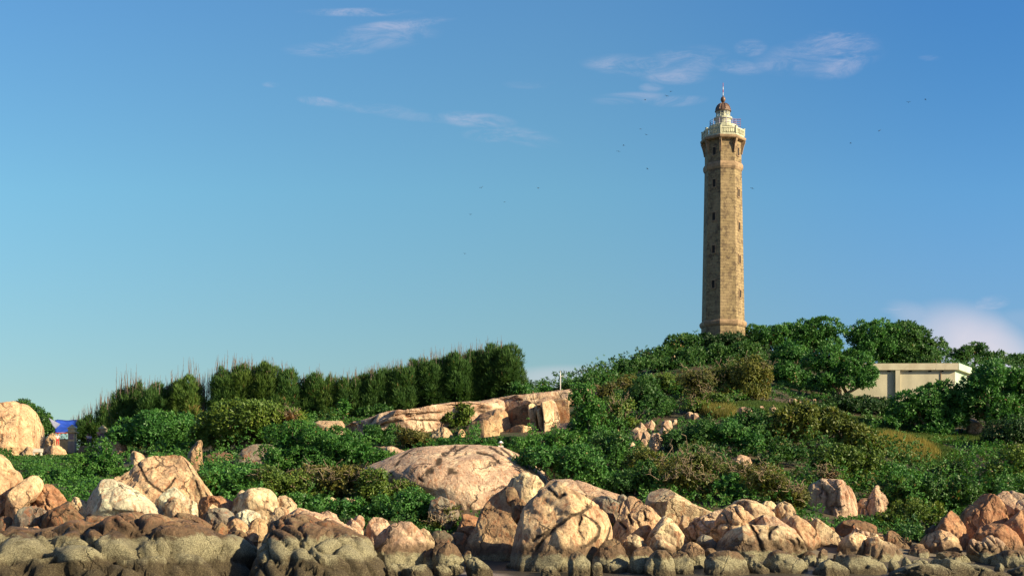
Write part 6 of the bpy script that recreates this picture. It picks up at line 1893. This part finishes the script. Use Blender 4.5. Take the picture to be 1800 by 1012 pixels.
def person(label, loc, rz, pose, shirt, legs, hair, hat=None, scale=1.0):
    root = empty('person', loc, rz)
    root.scale = (scale,) * 3
    tag(root, label, 'person')
    skin = cloth('skin', (.42, .24, .15))
    J = {'pel': (0, 0, .95), 'wai': (0, 0, 1.1), 'che': (0, -.01, 1.32), 'nek': (0, -.01, 1.47), 'hd0': (0, -.02, 1.56), 'hd1': (0, -.02, 1.66), 'hd2': (0, 0, 1.72),
         'hl': (-.09, 0, .92), 'kl': (-.10, -.03, .50), 'al': (-.11, .01, .09), 'tl': (-.12, -.16, .03), 'hr': (.09, 0, .92), 'kr': (.10, -.03, .50), 'ar': (.11, .01, .09), 'tr': (.12, -.16, .03),
         'sl': (-.17, 0, 1.40), 'el': (-.24, .02, 1.13), 'wl': (-.23, -.1, .90), 'sr': (.17, 0, 1.40), 'er': (.24, .02, 1.13), 'wr': (.23, -.1, .90)}
    J.update(pose)
    rad = {'pel': .12, 'wai': .11, 'che': .125, 'nek': .05, 'hd0': .075, 'hd1': .095, 'hd2': .075, 'hl': .085, 'kl': .058, 'al': .038, 'tl': .03, 'hr': .085, 'kr': .058, 'ar': .038, 'tr': .03,
           'sl': .055, 'el': .04, 'wl': .027, 'sr': .055, 'er': .04, 'wr': .027}
    E = [('pel', 'wai'), ('wai', 'che'), ('che', 'nek'), ('nek', 'hd0'), ('hd0', 'hd1'), ('hd1', 'hd2'), ('pel', 'hl'), ('hl', 'kl'), ('kl', 'al'), ('al', 'tl'), ('pel', 'hr'), ('hr', 'kr'), ('kr', 'ar'), ('ar', 'tr'),
         ('che', 'sl'), ('sl', 'el'), ('el', 'wl'), ('che', 'sr'), ('sr', 'er'), ('er', 'wr')]
    keys = list(J); pts = [Vector(J[k]) for k in keys]; rr = [rad[k] for k in keys]; ed = [(keys.index(a), keys.index(b)) for a, b in E]
    for side in 'lr':
        w = Vector(J['w' + side]); d = (w - Vector(J['e' + side])).normalized()
        x = d.cross(Vector((0, 1, .2))).normalized(); pi = len(pts)
        pts.append(w + d * .075); rr.append(.03); ed.append((keys.index('w' + side), pi))
        for i, (o_, l) in enumerate([(-.03, .065), (-.01, .08), (.01, .075), (.03, .06)]):
            pts.append(w + d * (.08 + l) + x * o_ + Vector((0, -.015, 0))); rr.append(.009); ed.append((pi, len(pts) - 1))
        pts.append(w + d * .07 - x * .055); rr.append(.01); ed.append((pi, len(pts) - 1))
    body = skin_mesh('body', pts, ed, rr, skin, root)
    sel = lambda ks, ee, grow, nm, mat: skin_mesh(nm, [Vector(J[k]) for k in ks], [(ks.index(a), ks.index(b)) for a, b in ee], [rad[k] + grow for k in ks], mat, root)
    J['ml'] = tuple(Vector(J['sl']).lerp(Vector(J['el']), .8)); J['mr'] = tuple(Vector(J['sr']).lerp(Vector(J['er']), .8)); rad['ml'] = rad['mr'] = .045
    sel(['che', 'wai', 'pel', 'sl', 'sr', 'ml', 'mr'], [('pel', 'wai'), ('wai', 'che'), ('che', 'sl'), ('che', 'sr'), ('sl', 'ml'), ('sr', 'mr')], .022, 'shirt', shirt)
    sel(['pel', 'hl', 'kl', 'hr', 'kr', 'al', 'ar'], [('pel', 'hl'), ('hl', 'kl'), ('kl', 'al'), ('pel', 'hr'), ('hr', 'kr'), ('kr', 'ar')], .02, 'trousers', legs)
    h = Vector(J['hd1'])
    V, Fc = ico(3)
    Q = V * np.array([.112, .122, .125]) + np.array(h + Vector((0, .025, .035)))
    Q[:, 1] = np.where(Q[:, 2] < h.z + .03, np.maximum(Q[:, 1], h.y + .01), Q[:, 1])
    link('hair', npmesh('hair', Q, Fc), hair, root, True)
    for nm, dx in (('eye', -.035), ('eye', .035)):
        link(nm, npmesh(nm, V * .013 + np.array(h + Vector((dx, -.092, .0))), Fc), cloth('eye_dark', (.02, .015, .01)), body, True)
    link('nose', npmesh('nose', V * np.array([.014, .022, .022]) + np.array(h + Vector((0, -.1, -.03))), Fc), skin, body, True)
    if hat is not None:
        mb = MB(); mb.lathe([(.27, h.z + .02), (.28, h.z + .035), (.15, h.z + .08), (.145, h.z + .15), (.10, h.z + .20), (.02, h.z + .215)], 20, (h.x, h.y + .01))
        mb.build('hat', hat, root, True)
    return root


def stand(u, Y, dz=0.0):
    g = ground_at(u, Y); g.z += dz
    return g


wht, red_, blu = cloth('white_cotton', (.72, .66, .64)), cloth('red_cotton', (.62, .03, .04)), cloth('lavender_cotton', (.42, .40, .68))
drk, hairm, pinkm = cloth('dark_cotton', (.05, .05, .07)), cloth('black_hair', (.02, .016, .014)), cloth('pink_cotton', (.6, .34, .30))
zf = lambda v, Y: EYE + (HORV - v) / F * Y
person('person in a white top and red trousers climbing beside the pitted boulder', (PV(101, 784, 190.2)), R(15),
       {'kr': (.12, -.2, .55), 'ar': (.12, -.12, .2), 'tr': (.13, -.28, .16), 'el': (-.28, -.08, 1.18), 'wl': (-.22, -.26, 1.05)}, wht, red_, hairm)
person('person in a white shirt standing in the shade between the gate pillars', PV(154.5, 782, 197), R(20), {}, wht, drk, hairm, scale=.92)
person('person in a lavender shirt standing in the shade between the gate pillars', PV(159, 783, 196), R(-25), {'wr': (.1, -.22, 1.1)}, blu, drk, hairm, scale=.9)
person('person in pale pink leaning on the right gate pillar with one arm bent', PV(174, 777, 195), R(30), {'er': (.3, -.05, 1.3), 'wr': (.2, -.2, 1.5), 'che': (.04, -.02, 1.3), 'nek': (.07, -.03, 1.45), 'hd0': (.08, -.04, 1.54), 'hd1': (.09, -.04, 1.64), 'hd2': (.09, -.02, 1.70)}, pinkm, drk, hairm, scale=.95)
g = PV(880, 788, 141)
hp = ground_at(880, 131.2)
person('person in a white sun hat sitting behind the top of the flat-domed rock', hp, R(5),
       {'pel': (0, 0, .5), 'wai': (0, 0, .64), 'che': (0, -.02, .86), 'nek': (0, -.03, 1.0), 'hd0': (0, -.05, 1.09), 'hd1': (0, -.06, 1.18), 'hd2': (0, -.05, 1.24), 'hl': (-.09, -.02, .48), 'hr': (.09, -.02, .48),
        'kl': (-.12, -.42, .5), 'kr': (.12, -.42, .5), 'al': (-.12, -.46, .09), 'ar': (.12, -.46, .09), 'tl': (-.12, -.62, .03), 'tr': (.12, -.62, .03),
        'sl': (-.17, -.02, .94), 'sr': (.17, -.02, .94), 'el': (-.24, -.08, .68), 'er': (.24, -.08, .68), 'wl': (-.14, -.32, .6), 'wr': (.14, -.32, .6)}, wht, drk, hairm, hat=cloth('sun_hat', (.8, .76, .8)), scale=1.05)

# ------------------------------------------------------------------ birds
M['bird'] = plain('bird_plumage', (.03, .03, .035), .8, .1, 5, bmp=0)


def bird_mesh(flap):
    mb = MB()
    mb.tube([(0, -.16, 0), (0, -.11, .01), (0, -.02, .015), (0, .1, .005), (0, .18, 0)], [.01, .03, .045, .03, .006], 8)
    for s in (-1, 1):
        mb.add([(s * .03, -.06, .02), (s * .03, .06, .02), (s * .18, .03, .02 + flap), (s * .18, -.07, .025 + flap), (s * .38, .06, .01 + flap * .6), (s * .30, -.06, .02 + flap * .9),
                (s * .03, -.06, .008), (s * .03, .06, .008), (s * .18, .03, .01 + flap), (s * .18, -.07, .012 + flap)],
               [(0, 1, 2, 3), (3, 2, 4, 5), (6, 9, 8, 7), (9, 5, 4, 8), (0, 3, 9, 6), (1, 7, 8, 2)])
    mb.add([(-.03, .16, 0), (.03, .16, 0), (.06, .26, 0), (-.06, .26, 0), (-.03, .16, .01), (.03, .16, .01), (.06, .26, .006), (-.06, .26, .006)], [(3, 2, 1, 0), (4, 5, 6, 7), (0, 1, 5, 4), (2, 3, 7, 6)])
    return mb


BIRDS = [(846, 330), (887, 355), (827, 377), (817, 446), (1179, 161), (1172, 169), (1134, 176), (1126, 227), (1136, 237), (1096, 256), (1087, 266), (1138, 297), (946, 331), (1322, 331), (1495, 252), (1597, 180), (1627, 175), (1546, 230)]
protos = []
for i, (u, v) in enumerate(BIRDS):
    if i < 3:
        o = bird_mesh((.10, -.03, .05)[i]).build('bird', M['bird'], None, True)
        protos.append(o)
    else:
        o = protos[i % 3].copy(); COL.objects.link(o)
    o.location = PV(u, v, 225 + (i * 37) % 60)
    o.rotation_euler = (0, R((i * 47) % 40 - 20), R((i * 71) % 360))
    tag(o, 'tiny dark bird flying far off in the open blue sky', 'bird', 'birds in the sky')
